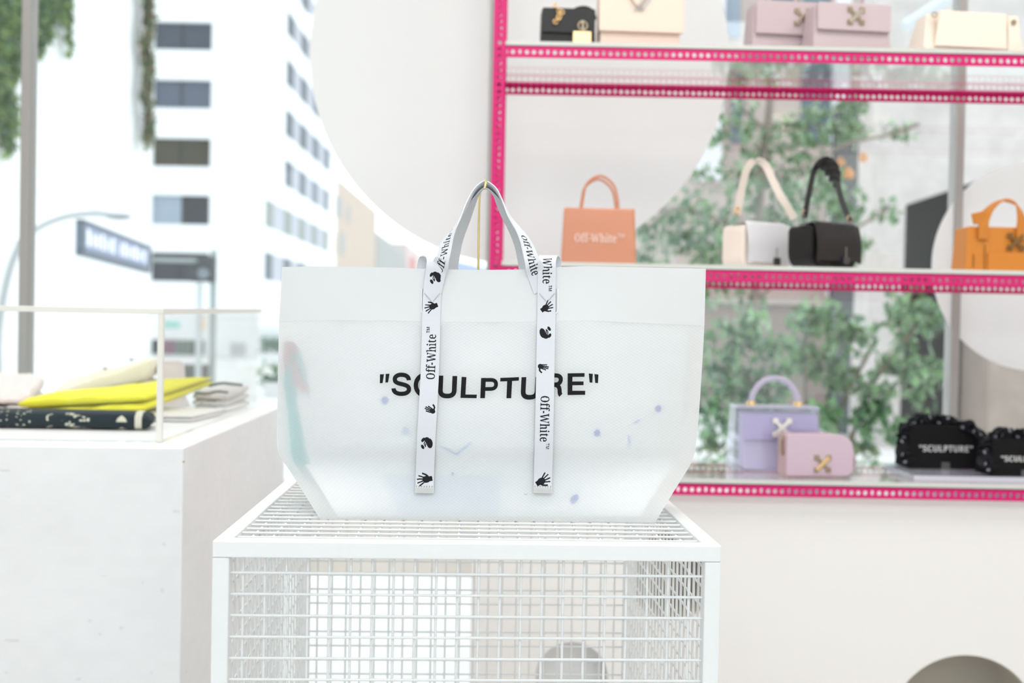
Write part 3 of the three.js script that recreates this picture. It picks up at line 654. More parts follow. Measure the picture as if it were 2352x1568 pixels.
// ================================================================= HANDBAGS ON THE RACK
const { FontLoader } = await import('three/addons/loaders/FontLoader.js');
const { TextGeometry } = await import('three/addons/geometries/TextGeometry.js');
const serif = await new FontLoader().loadAsync('fonts/droid/droid_serif_bold.typeface.json');
const sans = await new FontLoader().loadAsync('fonts/droid/droid_sans_bold.typeface.json');
function lettering(font, text, width, height) {                      // thin raised letters, centred at the origin, facing +z
  const g = new TextGeometry(text, { font, size: 1, depth: 0.001, curveSegments: 4 });
  g.computeBoundingBox();
  const b = g.boundingBox, w = b.max.x - b.min.x, h = b.max.y - b.min.y;
  g.translate(-(b.min.x + b.max.x) / 2, -(b.min.y + b.max.y) / 2, 0);
  g.scale(width / w, (height ?? h * width / w) / h, 0.8);
  return g;
}
const SC = (px, d) => px * d / F;
const spot = (i, px, py, d) => V(P(px, py, d).x, shelfTop(i), -d);
const zturn = (g, a) => g.rotateZ(a);
function emblem(parent, x, y, z, s, mat, bar = mat) {                // four arrow heads and two crossing bars
  const g = [];
  for (const [a, b] of [[-1, -1], [1, -1], [1, 1], [-1, 1]]) {
    g.push(extrude(shapeOf([[a * 0.2 * s, b * 0.5 * s], [a * 0.5 * s, b * 0.5 * s], [a * 0.5 * s, b * 0.2 * s], [a * 0.36 * s, b * 0.22 * s], [a * 0.22 * s, b * 0.36 * s]].map((p) => p)), 0.003).translate(x, y, z));
  }
  g.push(rbox(s * 1.05, s * 0.2, 0.004, 0.0008, 1).rotateZ(-Math.PI / 4).translate(x, y, z + 0.002));
  part(parent, 'emblem', g, mat, 'metal crossed arrow emblem');
  part(parent, 'emblem_bar', rbox(s * 1.05, s * 0.22, 0.005, 0.001, 2).rotateZ(Math.PI / 4).translate(x, y, z + 0.003), bar, 'diagonal metal bar');
}
// a block whose width and depth taper from bottom to top; front face at z = 0
function taper(wb, wt, h, tb, tt, r = 0.004) {
  const s = roundedRect(-0.5, -0.5, 0.5, 0.5, [0.03, 0.03, 0.03, 0.03]);
  const g = rbox(1, 1, 1, 0.035, 3), p = g.attributes.position;
  for (let i = 0; i < p.count; i++) {
    const x = p.getX(i), y = p.getY(i) + 0.5, z = p.getZ(i) + 0.5;
    p.setXYZ(i, x * lerp(wb, wt, y), y * h, -tb / 2 + (z - 0.5) * lerp(tb, tt, y));
  }
  g.computeVertexNormals();
  return g;
}
{ // black mini bag with gold chain
  const d = 2.52, t = thing('handbag', 'black mini handbag with gold chain and gold lock on the top shelf', 'handbag', spot(0, 1305, 95, d), 0.05);
  const w = SC(124, d), h = SC(80, d), blk = leather(rgb(0.012, 0.012, 0.013), 0.5);
  part(t, 'body', taper(w, w * 0.98, h, 0.055, 0.05), blk);
  part(t, 'flap', extrude(roundedRect(-w * 0.49, h * 0.3, w * 0.49, h * 1.0, [0.004, 0.004, 0.006, 0.006]), 0.004, 0.0015).translate(0, 0, -0.001), blk);
  part(t, 'handle', tube([V(w * 0.06, h * 0.9, -0.03), V(w * 0.14, h * 1.06, -0.028), V(w * 0.3, h * 1.12, -0.025), V(w * 0.44, h * 1.03, -0.022), V(w * 0.5, h * 0.78, -0.02)], 0.006, 30, 8), blk);
  const links = [];
  for (let i = 0; i < 7; i++) links.push(new THREE.TorusGeometry(0.0055, 0.0018, 6, 14).rotateY(i % 2 ? 1.3 : 0.2).rotateZ(0.5).translate(-w * 0.26 + Math.sin(i * 0.5) * 0.012, h * 1.0 + 0.004 - i * 0.0068, 0.008));
  for (let i = 0; i < 4; i++) links.push(new THREE.TorusGeometry(0.0055, 0.0018, 6, 14).rotateY(i % 2 ? 1.3 : 0.2).rotateZ(-0.6).translate(-w * 0.13 - i * 0.004, h * 0.86 - i * 0.0068, 0.009));
  part(t, 'chain', links, M.gold);
  part(t, 'lock_plate', rbox(SC(42, d), SC(26, d), 0.006, 0.001, 1).translate(w * 0.25, SC(14, d), 0.006), M.gold);
  part(t, 'lock_ring', [new THREE.TorusGeometry(SC(10, d), 0.003, 8, 22).translate(w * 0.26, SC(40, d), 0.006), rbox(0.005, SC(20, d), 0.004, 0.001, 1).translate(w * 0.26, SC(40, d), 0.007)], M.bronze);
}
{ // beige flap bag
  const d = 2.53, t = thing('handbag', 'tall pale beige flap handbag beside the black mini bag', 'handbag', spot(0, 1470, 100, d), 0.06);
  const w = SC(192, d), h = SC(190, d), bg = leather(rgb(0.86, 0.72, 0.6), 0.55), pk = leather(rgb(0.86, 0.68, 0.58), 0.55);
  part(t, 'body', taper(w * 0.96, w * 0.94, h, 0.09, 0.07), pk);
  part(t, 'flap', extrude(roundedRect(-w * 0.5, h * 0.16, w * 0.52, h * 0.99, [0.004, 0.004, 0.006, 0.006]), 0.005, 0.002).translate(0, 0, 0.001), bg);
  part(t, 'strap', tube([V(-w * 0.18, h * 0.8, 0.012), V(-w * 0.14, h * 0.58, 0.014), V(-w * 0.06, h * 0.46, 0.014), V(w * 0.02, h * 0.44, 0.014)], 0.0022, 24, 6), leather(rgb(0.6, 0.5, 0.42), 0.5));
  part(t, 'clasp', extrude(shapeOf([[-w * 0.1, h * 0.4], [w * 0.02, h * 0.4], [w * 0.2, h * 0.66], [w * 0.06, h * 0.66]]), 0.002).translate(0, 0, 0.0075), leather(rgb(0.58, 0.55, 0.52), 0.45), 'grey slanted clasp');
  part(t, 'clasp_edge', tube([V(-w * 0.01, h * 0.47, 0.01), V(w * 0.1, h * 0.63, 0.01), V(w * 0.14, h * 0.72, 0.01)], 0.0025, 12, 6), leather(rgb(0.62, 0.5, 0.4), 0.45));
}
for (const [px, d, w0, lab] of [[1806, 2.6, 160, 'mauve flap handbag half hidden behind its twin on the top shelf'], [1958, 2.52, 186, 'mauve flap handbag standing in front of its twin on the top shelf']]) {
  const t = thing('handbag', lab, 'handbag', spot(0, px, 105, d), 0.1, 'mauve handbags on the top shelf');
  const w = SC(w0, d), h = SC(px > 1900 ? 102 : 124, d), m = leather(sr(203, 185, 189), 0.5);
  part(t, 'body', taper(w, w * 0.93, h, 0.085, 0.06), m);
  part(t, 'flap', extrude(roundedRect(-w * 0.455, h * 0.4, w * 0.475, h * 1.01, [0.004, 0.004, 0.004, 0.004]), 0.006, 0.002).translate(0, 0, -0.002), m);
  part(t, 'handle', tube([V(-w * 0.2, h, -0.035), V(-w * 0.15, h + 0.06, -0.035), V(w * 0.15, h + 0.06, -0.035), V(w * 0.2, h, -0.035)], 0.005, 24, 8), m);
  part(t, 'hinge', [-0.2, 0.2].map((k) => rbox(0.008, 0.014, 0.008, 0.002, 1).translate(k * w, h + 0.005, -0.032)), M.bronze);
  const ex = px > 1900 ? SC(4, d) : SC(35, d);
  emblem(t, ex, h * 0.72, 0.006, SC(40, d), M.bronze, std(rgb(0.55, 0.5, 0.42), 0.3, { metalness: 1 }));
}
{ // cream bag at the right end of the top shelf
  const d = 2.52, t = thing('handbag', 'cream handbag with side rings at the right end of the top shelf', 'handbag', spot(0, 2240, 118, d), 0.12);
  const w = SC(250, d), h = SC(86, d), m = leather(sr(250, 236, 220), 0.5);
  part(t, 'body', taper(w, w * 0.88, h, 0.09, 0.05), m);
  part(t, 'flap', extrude(shapeOf([[-w * 0.4, h * 0.08], [w * 0.3, h * 0.08], [w * 0.28, h * 1.02], [-w * 0.36, h * 1.02]]), 0.005, 0.002).translate(0, 0, 0), m);
  part(t, 'side_strap', extrude(shapeOf([[w * 0.31, 0.002], [w * 0.44, 0.002], [w * 0.4, h * 0.98], [w * 0.3, h * 0.98]]), 0.004, 0.0015).translate(0, 0, 0.001), m);
  part(t, 'ring', [new THREE.TorusGeometry(0.006, 0.002, 8, 16).translate(-w * 0.41, h * 0.9, 0.002), new THREE.TorusGeometry(0.005, 0.002, 8, 16).translate(w * 0.35, h * 0.8, 0.009)], M.bronze);
}
{ // tan tote with lettering
  const d = 2.6, t = thing('handbag', 'small tan glossy tote with white lettering on the middle shelf', 'handbag', spot(1, 1375, 598, d));
  const wb = SC(173, d), wt = SC(162, d), h = SC(131, d), m = phy(sr(205, 130, 90), 0.45, { clearcoat: 1, clearcoatRoughness: 0.04 });
  part(t, 'body', taper(wb, wt, h, 0.075, 0.07), m);
  part(t, 'lettering', [lettering(serif, 'Off-White', SC(96, d), SC(21, d)).translate(-SC(8, d), h * 0.475, 0.0002), lettering(serif, 'TM', SC(17, d), SC(9, d)).translate(SC(50, d), h * 0.52, 0.0002)], std(sr(246, 212, 198), 0.5), 'pale pink lettering');
  for (const z of [-0.006, -0.066]) {
    const k = SC(1, d);
    part(t, 'handle', tube([V(-41 * k, h - 0.004, z), V(-38 * k, h + 22 * k, z), V(-30 * k, h + 55 * k, z), V(0, h + 74 * k, z), V(30 * k, h + 55 * k, z), V(41 * k, h + 22 * k, z), V(43 * k, h - 0.004, z)], 0.0035, 44, 10), m);
  }
}
function saddle(name, label, d, px, py, colorBody, colorFlap, turn, w, h, shape, strapPts, lockMat, rough) {
  const t = thing(name, label, 'handbag', spot(1, px, py, d), turn);
  const dim = { specularIntensity: colorBody.r < 0.1 ? 0.45 : 1 }, body = leather(colorBody, rough, dim), flap = leather(colorFlap, rough, dim), tk = 0.075;
  part(t, 'body', extrude(shape(w, h), tk, 0.006, 14).translate(0, 0, -tk - 0.006), body);
  const fl = grid(20, 24, (u, v) => { // the flap: over the top and down the front
    const s = v, x = (u - 0.5) * w * 0.96;
    const yy = s < 0.3 ? h + 0.004 + 0.004 * Math.sin(s / 0.3 * Math.PI / 2) : lerp(h + 0.008, h * 0.17, (s - 0.3) / 0.7);
    const zz = s < 0.3 ? lerp(-tk * 0.7, 0.0, s / 0.3) : 0.004 + 0.012 * Math.sin(Math.min(1, (s - 0.3) / 0.5) * Math.PI * 0.6);
    return V(-x, yy - (Math.abs(u - 0.5) > 0.44 ? 0.004 : 0), zz);
  });
  part(t, 'flap', fl, flap);
  part(t, 'lock', [rbox(0.022, 0.02, 0.006, 0.002, 2).translate(w * 0.12, h * 0.2, 0.02)], lockMat);
  part(t, 'lock_pin', [rod(V(w * 0.12, h * 0.25, 0.02), V(w * 0.12, h * 0.5, 0.019), 0.0012, 6)], M.bronze);
  return t;
}
{
  const d = 2.7, k = SC(1, d), sh = (w, h) => roundedRect(-w / 2, 0, w / 2, h, [w * 0.22, w * 0.12, 0.012, 0.02]);
  const t = saddle('handbag', 'white saddle handbag with a looped strap left of the black one', d, 1760, 604, sr(250, 238, 226), sr(228, 228, 232), 0.5, 140 * k, 104 * k, sh, [], std(rgb(0.05, 0.05, 0.045), 0.4), 0.35);
  const inv = (x, y, z) => t.worldToLocal(P(x, y, z));
  t.updateMatrixWorld(true);
  const st = [[1692, 492, 2.72], [1697, 470, 2.72], [1706, 425, 2.72], [1716, 388, 2.72], [1734, 368, 2.72], [1757, 378, 2.72], [1772, 408, 2.71], [1793, 450, 2.7], [1812, 480, 2.7], [1824, 502, 2.7]].map((a) => inv(...a));
  part(t, 'strap', ribbon(st, st.map((_, i) => V(0.75 - (i > 5 ? 0.1 : 0), 0.1, i > 3 && i < 6 ? 0.9 : 0.5).normalize()), 0.02, 0.004, 60), leather(sr(243, 230, 218), 0.4));
  const r = inv(1693, 484, 2.715);
  part(t, 'ring', new THREE.TorusGeometry(0.008, 0.0025, 8, 18).translate(r.x, r.y, r.z), M.gold);
}
{
  const d = 2.58, k = SC(1, d), sh = (w, h) => roundedRect(-w / 2, 0, w / 2, h, [w * 0.3, w * 0.25, w * 0.16, 0.02]);
  const t = saddle('handbag', 'black saddle handbag with a knotted wrapped strap on the middle shelf', d, 1917, 607, rgb(0.014, 0.013, 0.013), rgb(0.022, 0.02, 0.02), 0.5, 146 * k, 100 * k, sh, [], std(rgb(0.1, 0.1, 0.1), 0.25, { metalness: 1 }), 0.38);
  t.updateMatrixWorld(true);
  const inv = (x, y, z) => t.worldToLocal(P(x, y, z)), blk = leather(rgb(0.014, 0.013, 0.013), 0.4);
  const st = [[1848, 500, 2.6], [1853, 470, 2.6], [1862, 425, 2.6], [1872, 388, 2.6], [1890, 372, 2.6], [1908, 385, 2.595], [1921, 415, 2.59], [1933, 460, 2.58], [1944, 490, 2.57], [1953, 508, 2.56]].map((a) => inv(...a));
  part(t, 'strap', ribbon(st, st.map(() => V(0.8, 0.1, 0.5).normalize()), 0.014, 0.004, 60), blk);
  const kn = grid(40, 12, (u, v) => { const q = [[1872, 388], [1890, 371], [1906, 382], [1916, 402], [1922, 425]], f = u * 4, i = Math.min(3, Math.floor(f)), p = P(lerp(q[i][0], q[i + 1][0], f - i), lerp(q[i][1], q[i + 1][1], f - i), 2.595), a = v * Math.PI * 2, r = (0.0075 + 0.0085 * Math.sin(u * Math.PI)) * (1 + 0.28 * Math.sin(u * 34 + a * 1.5)) ; return t.worldToLocal(p.add(V(Math.cos(a) * r, Math.sin(a) * r * 0.8, Math.sin(a) * r))); });
  part(t, 'strap_wrap', kn, blk, 'gathered black wrap on the strap');
  for (const [x, y, z] of [[1848, 490, 2.6], [1951, 503, 2.56]]) { const r = inv(x, y, z); part(t, 'ring', new THREE.TorusGeometry(0.008, 0.0028, 8, 18).translate(r.x, r.y, r.z), M.bronze); }
}
{ // camel tote
  const d = 2.6, k = SC(1, d), t = thing('handbag', 'camel orange tote with dark printed emblem at the right of the middle shelf', 'handbag', spot(1, 2308, 617, d), 0.05);
  const m = leather(sr(214, 134, 44), 0.55), dk = std(rgb(0.2, 0.1, 0.02), 0.6), w = 186 * k, h = 105 * k;
  part(t, 'body', taper(w, w * 0.93, h, 0.08, 0.07), m);
  part(t, 'front_pocket', extrude(roundedRect(-w * 0.22, 0.003, w * 0.42, h * 0.44, [0.003, 0.003, 0.003, 0.003]), 0.002, 0.001).translate(0, 0, 0.0005), m);
  emblem(t, 24 * k, h * 0.68, 0.0008, 40 * k, dk);
  part(t, 'seam', [[-0.26, 0.05, 0.6], [-0.4, 0.1, 0.4], [0.44, 0.05, 0.6]].map(([x, a, b]) => rbox(0.002, (b - a) * h, 0.001, 0.0003, 1).translate(x * w, (a + b) / 2 * h, 0.0008)), dk);
  const hp = [V(-54 * k, h * 0.72, 0.002), V(-54 * k, h * 1.0, 0.002), V(-52 * k, h + 16 * k, 0), V(-38 * k, h + 40 * k, -0.004), V(-6 * k, h + 62 * k, -0.006), V(24 * k, h + 52 * k, -0.004), V(36 * k, h + 20 * k, 0), V(36 * k, h, 0.002), V(36 * k, h * 0.72, 0.002)];
  part(t, 'handle', ribbon(hp, [V(1, 0, 0), V(1, 0, 0), V(0.9, -0.1, 0.3), V(0.4, 0, 0.9), V(0, 0, 1), V(-0.5, 0, 0.8), V(-0.9, 0, 0.3), V(-1, 0, 0), V(-1, 0, 0)], 0.026, 0.005, 60), m);
  part(t, 'handle_tab', rbox(36 * k, 26 * k, 0.006, 0.003, 2).rotateZ(0.25).translate(-62 * k, h + 20 * k, 0), m);
}
{ // lilac clear jelly bag
  const d = 2.66, k = SC(1, d), t = thing('handbag', 'clear lilac jelly handbag with an arched handle on the bottom shelf', 'handbag', spot(2, 1786, 1070, d));
  const jel = phy(rgb(0.86, 0.86, 0.96), 0.12, { transmission: 0.86, thickness: 0 }), lil = leather(sr(214, 206, 224), 0.5), w = 204 * k, h = 148 * k;
  part(t, 'shell', taper(w, w * 0.94, h, 0.1, 0.085), jel, 'clear lilac shell');
  part(t, 'rim', [rbox(w * 0.94, 0.006, 0.088, 0.002, 2).translate(0, h - 0.002, -0.05)], phy(rgb(0.72, 0.72, 0.88), 0.2, { transmission: 0.4, thickness: 0 }));
  part(t, 'pouch', taper(w * 0.8, w * 0.84, h * 0.88, 0.06, 0.05).translate(0.008, 0.003, -0.016), lil, 'lilac inner pouch');
  part(t, 'pouch_flap', extrude(roundedRect(-w * 0.41, h * 0.48, w * 0.43, h * 0.87, [0.006, 0.006, 0.004, 0.004]), 0.004, 0.0015).translate(0.006, 0, -0.014), leather(sr(198, 186, 218), 0.5));
  emblem(t, 8 * k, h * 0.68, 0.001, 44 * k, std(rgb(0.82, 0.8, 0.76), 0.35, { metalness: 0.4 }));
  part(t, 'handle', tube([V(-56 * k, h - 0.002, -0.045), V(-50 * k, h + 28 * k, -0.045), V(-28 * k, h + 56 * k, -0.045), V(0, h + 64 * k, -0.045), V(28 * k, h + 56 * k, -0.045), V(50 * k, h + 28 * k, -0.045), V(56 * k, h - 0.002, -0.045)], 0.0085, 44, 12), phy(rgb(0.78, 0.74, 0.88), 0.12, { transmission: 0.45, thickness: 0 }), 'thick clear lilac handle');
  part(t, 'handle_foot', [-1, 1].map((s) => new THREE.CylinderGeometry(0.011, 0.012, 0.014, 14).translate(s * 55 * k, h + 0.005, -0.045)), M.gold);
}
{ // lilac flap bag
  const d = 2.56, k = SC(1, d), t = thing('handbag', 'small lilac flap handbag with gold bar in front of the jelly bag', 'handbag', spot(2, 1882, 1086, d), 0.12);
  const m = leather(sr(206, 186, 200), 0.5), w = 158 * k, h = 98 * k;
  part(t, 'body', extrude(roundedRect(-w / 2, 0.001, w / 2, h, [0.006, w * 0.14, w * 0.26, 0.008]), 0.055, 0.004, 12).translate(0, 0, -0.06), leather(sr(196, 166, 168), 0.5));
  part(t, 'flap', extrude(roundedRect(-w / 2 - 0.001, h * 0.04, w / 2 + 0.001, h * 1.02, [0.004, w * 0.14, w * 0.28, 0.008]), 0.004, 0.002, 12).translate(0, 0, -0.001), m);
  emblem(t, 5 * k, h * 0.33, 0.005, 40 * k, M.bronze, M.gold);
  part(t, 'strap', tube([V(w * 0.3, h * 0.95, -0.03), V(w * 0.46, h * 0.86, -0.02), V(w * 0.56, h * 0.5, -0.015), V(w * 0.57, h * 0.2, -0.015), V(w * 0.46, 0.006, -0.02)], 0.0035, 30, 8), m);
  part(t, 'edge_trim', tube([V(-w * 0.5, h * 0.98, -0.03), V(-w * 0.535, h * 0.72, -0.026), V(-w * 0.525, h * 0.5, -0.022)], 0.004, 16, 8), M.bronze);
}
{ // clear riser and two black camera bags
  const d = 2.56, k = SC(1, d);
  const r0 = P(2092, 1100, 2.55), rt = thing('riser', 'clear acrylic riser slab under the two black camera bags', 'display riser', V(r0.x, shelfTop(2), r0.z + 0.02));
  part(rt, 'slab', boxAB(0, 0.0005, -0.2, 0.5, 0.014, 0, 0.001), phy(rgb(0.86, 0.87, 0.95), 0.05, { transmission: 0.75, thickness: 0 }));
  part(rt, 'front_edge', boxAB(0, 0.0005, 0.0001, 0.5, 0.014, 0.001), phy(rgb(0.78, 0.8, 0.88), 0.4, { transmission: 0.2, thickness: 0 }), 'bluish polished edge');
  const blk = phy(rgb(0.011, 0.011, 0.012), 0.9, { specularIntensity: 0.25 }), webM = phy(rgb(0.014, 0.014, 0.017), 0.7, { specularIntensity: 0.4 }), wht = std(rgb(0.62, 0.62, 0.62), 0.6), spk = std(rgb(0.36, 0.36, 0.42), 0.5);
  const top = shelfTop(2) + 0.0145;
  const mk = (px, py, dd, w, h, label, rot) => {
    const p = V(P(px, py, dd).x, top, -dd), t = thing('handbag', label, 'handbag', p, rot, 'black camera bags on the bottom shelf');
    part(t, 'body', taper(w, w * 0.93, h, 0.085, 0.075), blk);
    part(t, 'zip', tube([V(-w * 0.42, h + 0.001, -0.04), V(0, h + 0.003, -0.038), V(w * 0.42, h + 0.001, -0.04)], 0.003, 12, 6), webM);
    part(t, 'lettering', lettering(sans, '"SCULPTURE"', w * 0.74, h * 0.15).translate(w * 0.02, h * 0.47, 0.0001), wht, 'white lettering');
    part(t, 'badge', rbox(0.022, 0.018, 0.003, 0.001, 1).translate(w * 0.02, h * 0.08, 0.001), std(rgb(0.1, 0.1, 0.1), 0.3));
    const bunch = (pts, r, label2) => {
      const cur = new THREE.CatmullRomCurve3(pts, false, 'centripetal'), n = 26, q = [], ws = [];
      for (let i = 0; i <= n; i++) { const c = cur.getPoint(i / n), a = i * 1.35; q.push(c.add(V(Math.cos(a) * r, Math.sin(a * 1.3) * r, Math.sin(a) * r * 0.7))); ws.push(V(Math.cos(a * 0.7), Math.sin(a * 0.4) * 0.6, Math.sin(a * 0.7)).normalize()); }
      part(t, 'strap', ribbon(q, ws, 0.028, 0.002, 150), webM, label2);
      part(t, 'strap_print', q.filter((_, i) => i % 5 === 2).map((c, i) => rbox(0.008, 0.006, 0.003, 0.001, 1).rotateY(i).rotateX(i * 0.7).translate(c.x, c.y, c.z + 0.011)), spk, 'grey printed marks on the strap');
    };
    bunch([V(-w * 0.52, 0.016, 0), V(-w * 0.54, h * 0.4, -0.01), V(-w * 0.5, h * 0.8, -0.02), V(-w * 0.36, h * 1.02, -0.025)], 0.009, 'gathered black webbing strap');
    bunch([V(-w * 0.4, h * 1.06, -0.03), V(-w * 0.1, h * 1.12, -0.03), V(w * 0.2, h * 1.08, -0.03)], 0.008, 'gathered black webbing strap');
    bunch([V(w * 0.2, h * 1.04, -0.01), V(w * 0.45, h * 0.86, 0.004), V(w * 0.56, h * 0.55, 0.006), V(w * 0.58, 0.02, 0.004)], 0.009, 'gathered black webbing strap');
    return t;
  };
  mk(2168, 1080, 2.66, 176 * k, 104 * k, 'black camera bag with bunched strap and full white lettering on the riser', 0.04);
  mk(2352, 1092, 2.545, 156 * k, 86 * k, 'black camera bag at the right edge of the riser, its lettering cut off', 0.04);
}

// ================================================================= OUTSIDE, LEFT: THE STREET
const conc = std(rgb(0.8, 0.8, 0.79), 0.9, { map: rep(stoneMap, 0.25, 0.25) });
struct('ground', boxAB(-140, -0.35, -260, 140, -0.15, ZW - 0.25), std(rgb(0.78, 0.78, 0.77), 0.9));
const bwhite = std(rgb(0.87, 0.88, 0.89), 0.9), winGlass = [[0.05, 0.065, 0.09], [0.09, 0.11, 0.15], [0.05, 0.045, 0.028], [0.3, 0.36, 0.44], [0.035, 0.04, 0.05]].map((c) => std(rgb(...c), 0.5)), dark = std(rgb(0.03, 0.033, 0.038), 0.2), spandrelGrey = std(rgb(0.46, 0.47, 0.53), 0.8);  // the last is the lilac grey of the spandrel panels
{ // blank white building close on the left
  const t = thing('white_building', 'blank white street wall at far left hung with green ivy', 'building', [-18.3, -0.15, -38]);
  part(t, 'wall', boxAB(-7, 0, -12, 0, 34, 13), bwhite);
  part(t, 'groove', [[-12, 6.2, 13, 6.28], [-12, 11.2, 13, 11.28]].map(([a, y0, b, y1]) => boxAB(0, y0, a, 0.01, y1, b)), std(rgb(0.76, 0.77, 0.78), 0.9));
}
const leafGeo = (() => { const g = new THREE.BufferGeometry(); g.setAttribute('position', new THREE.Float32BufferAttribute([0, 0, 0, -0.32, 0.45, 0.08, 0, 0.5, -0.05, 0.32, 0.45, 0.08, 0, 1, 0.02], 3)); g.setAttribute('uv', new THREE.Float32BufferAttribute([0.5, 0, 0, 0.5, 0.5, 0.5, 1, 0.5, 0.5, 1], 2)); g.setIndex([0, 2, 1, 0, 3, 2, 1, 2, 4, 2, 3, 4]); g.computeVertexNormals(); return g; })();
const leafMat = phy(rgb(1, 1, 1), 0.6, { transmission: 0.3, thickness: 0, side: THREE.DoubleSide });
function foliage(parent, blobs, size, per, tones, sx = 1, sz = 0.8) {                  // blobs: [Vector3, radius]
  const list = [];
  for (const [c, r] of blobs) for (let i = 0, n = Math.max(8, Math.round(per * r * r)); i < n; i++) {
    const a = rnd() * 6.283, b = Math.acos(rr(-1, 1)), q = r * Math.pow(rnd(), 0.4);
    list.push([V(c.x + Math.sin(b) * Math.cos(a) * q * sx, c.y + Math.cos(b) * q, c.z + Math.sin(b) * Math.sin(a) * q * sz), size * rr(0.6, 1.25)]);
  }
  const m = new THREE.InstancedMesh(leafGeo, leafMat, list.length), mm = new THREE.Matrix4(), e = new THREE.Euler(), q = new THREE.Quaternion(), col = new THREE.Color();
  list.forEach(([p, s], i) => {
    e.set(rr(-2.6, -0.4), rr(0, 6.28), rr(-0.6, 0.6)); mm.compose(p, q.setFromEuler(e), V(s, s, s)); m.setMatrixAt(i, mm);
    const t = tones[Math.floor(rnd() * tones.length)], k = rr(0.75, 1.25); m.setColorAt(i, col.setRGB(t[0] * k, t[1] * k, t[2] * k));
  });
  m.name = 'foliage'; m.userData.kind = 'stuff'; lit(m); parent.add(m);
  return m;
}
const greens = [[0.1, 0.19, 0.06], [0.17, 0.28, 0.08], [0.07, 0.15, 0.07], [0.25, 0.36, 0.11]];
{
  const onWall = (px, py) => PX(px, py, -17.95);
  const o = thing('ivy', 'green ivy hanging down the blank white wall at top left', 'ivy', [-18.2, 0, -37]);
  foliage(o, [[5, 10, 60], [8, 80, 60], [25, 130, 52], [5, 180, 50], [10, 240, 50], [15, 300, 40], [14, 335, 22], [50, 10, 60], [60, 60, 45], [100, 5, 55], [100, 55, 42], [88, 100, 26], [80, 132, 10], [145, 0, 48], [152, 45, 30], [155, 85, 20], [158, 112, 14]].map(([x, y, r]) => [onWall(x, y).sub(o.position), r * 37 / F]), 0.36, 420, greens, 0.22, 1);
  part(o, 'stem', tube([onWall(60, -60), onWall(70, 40), onWall(30, 150), onWall(20, 300)].map((p) => p.sub(o.position)), 0.05, 20, 6), std(rgb(0.2, 0.15, 0.1), 0.9));
  const o2 = thing('ivy', 'narrow brownish strip of ivy on the corner before the windowed building', 'ivy', [-18.2, 0, -49]);
  const bl = []; for (let y = -30; y < 335; y += 22) bl.push([PX(338 + 4 * Math.sin(y * 0.05), y, -17.75).sub(o2.position), (y < 160 ? 21 : 19) * 49 / F]);
  foliage(o2, bl, 0.34, 420, [[0.27, 0.19, 0.1], [0.14, 0.2, 0.08], [0.22, 0.17, 0.09], [0.12, 0.22, 0.1]], 0.7, 1);
  part(o2, 'stem', tube([PX(338, -40, -18.15), PX(337, 160, -18.15), PX(336, 330, -18.15)].map((p) => p.sub(o2.position)), 0.06, 12, 6), std(rgb(0.2, 0.15, 0.1), 0.9));
}
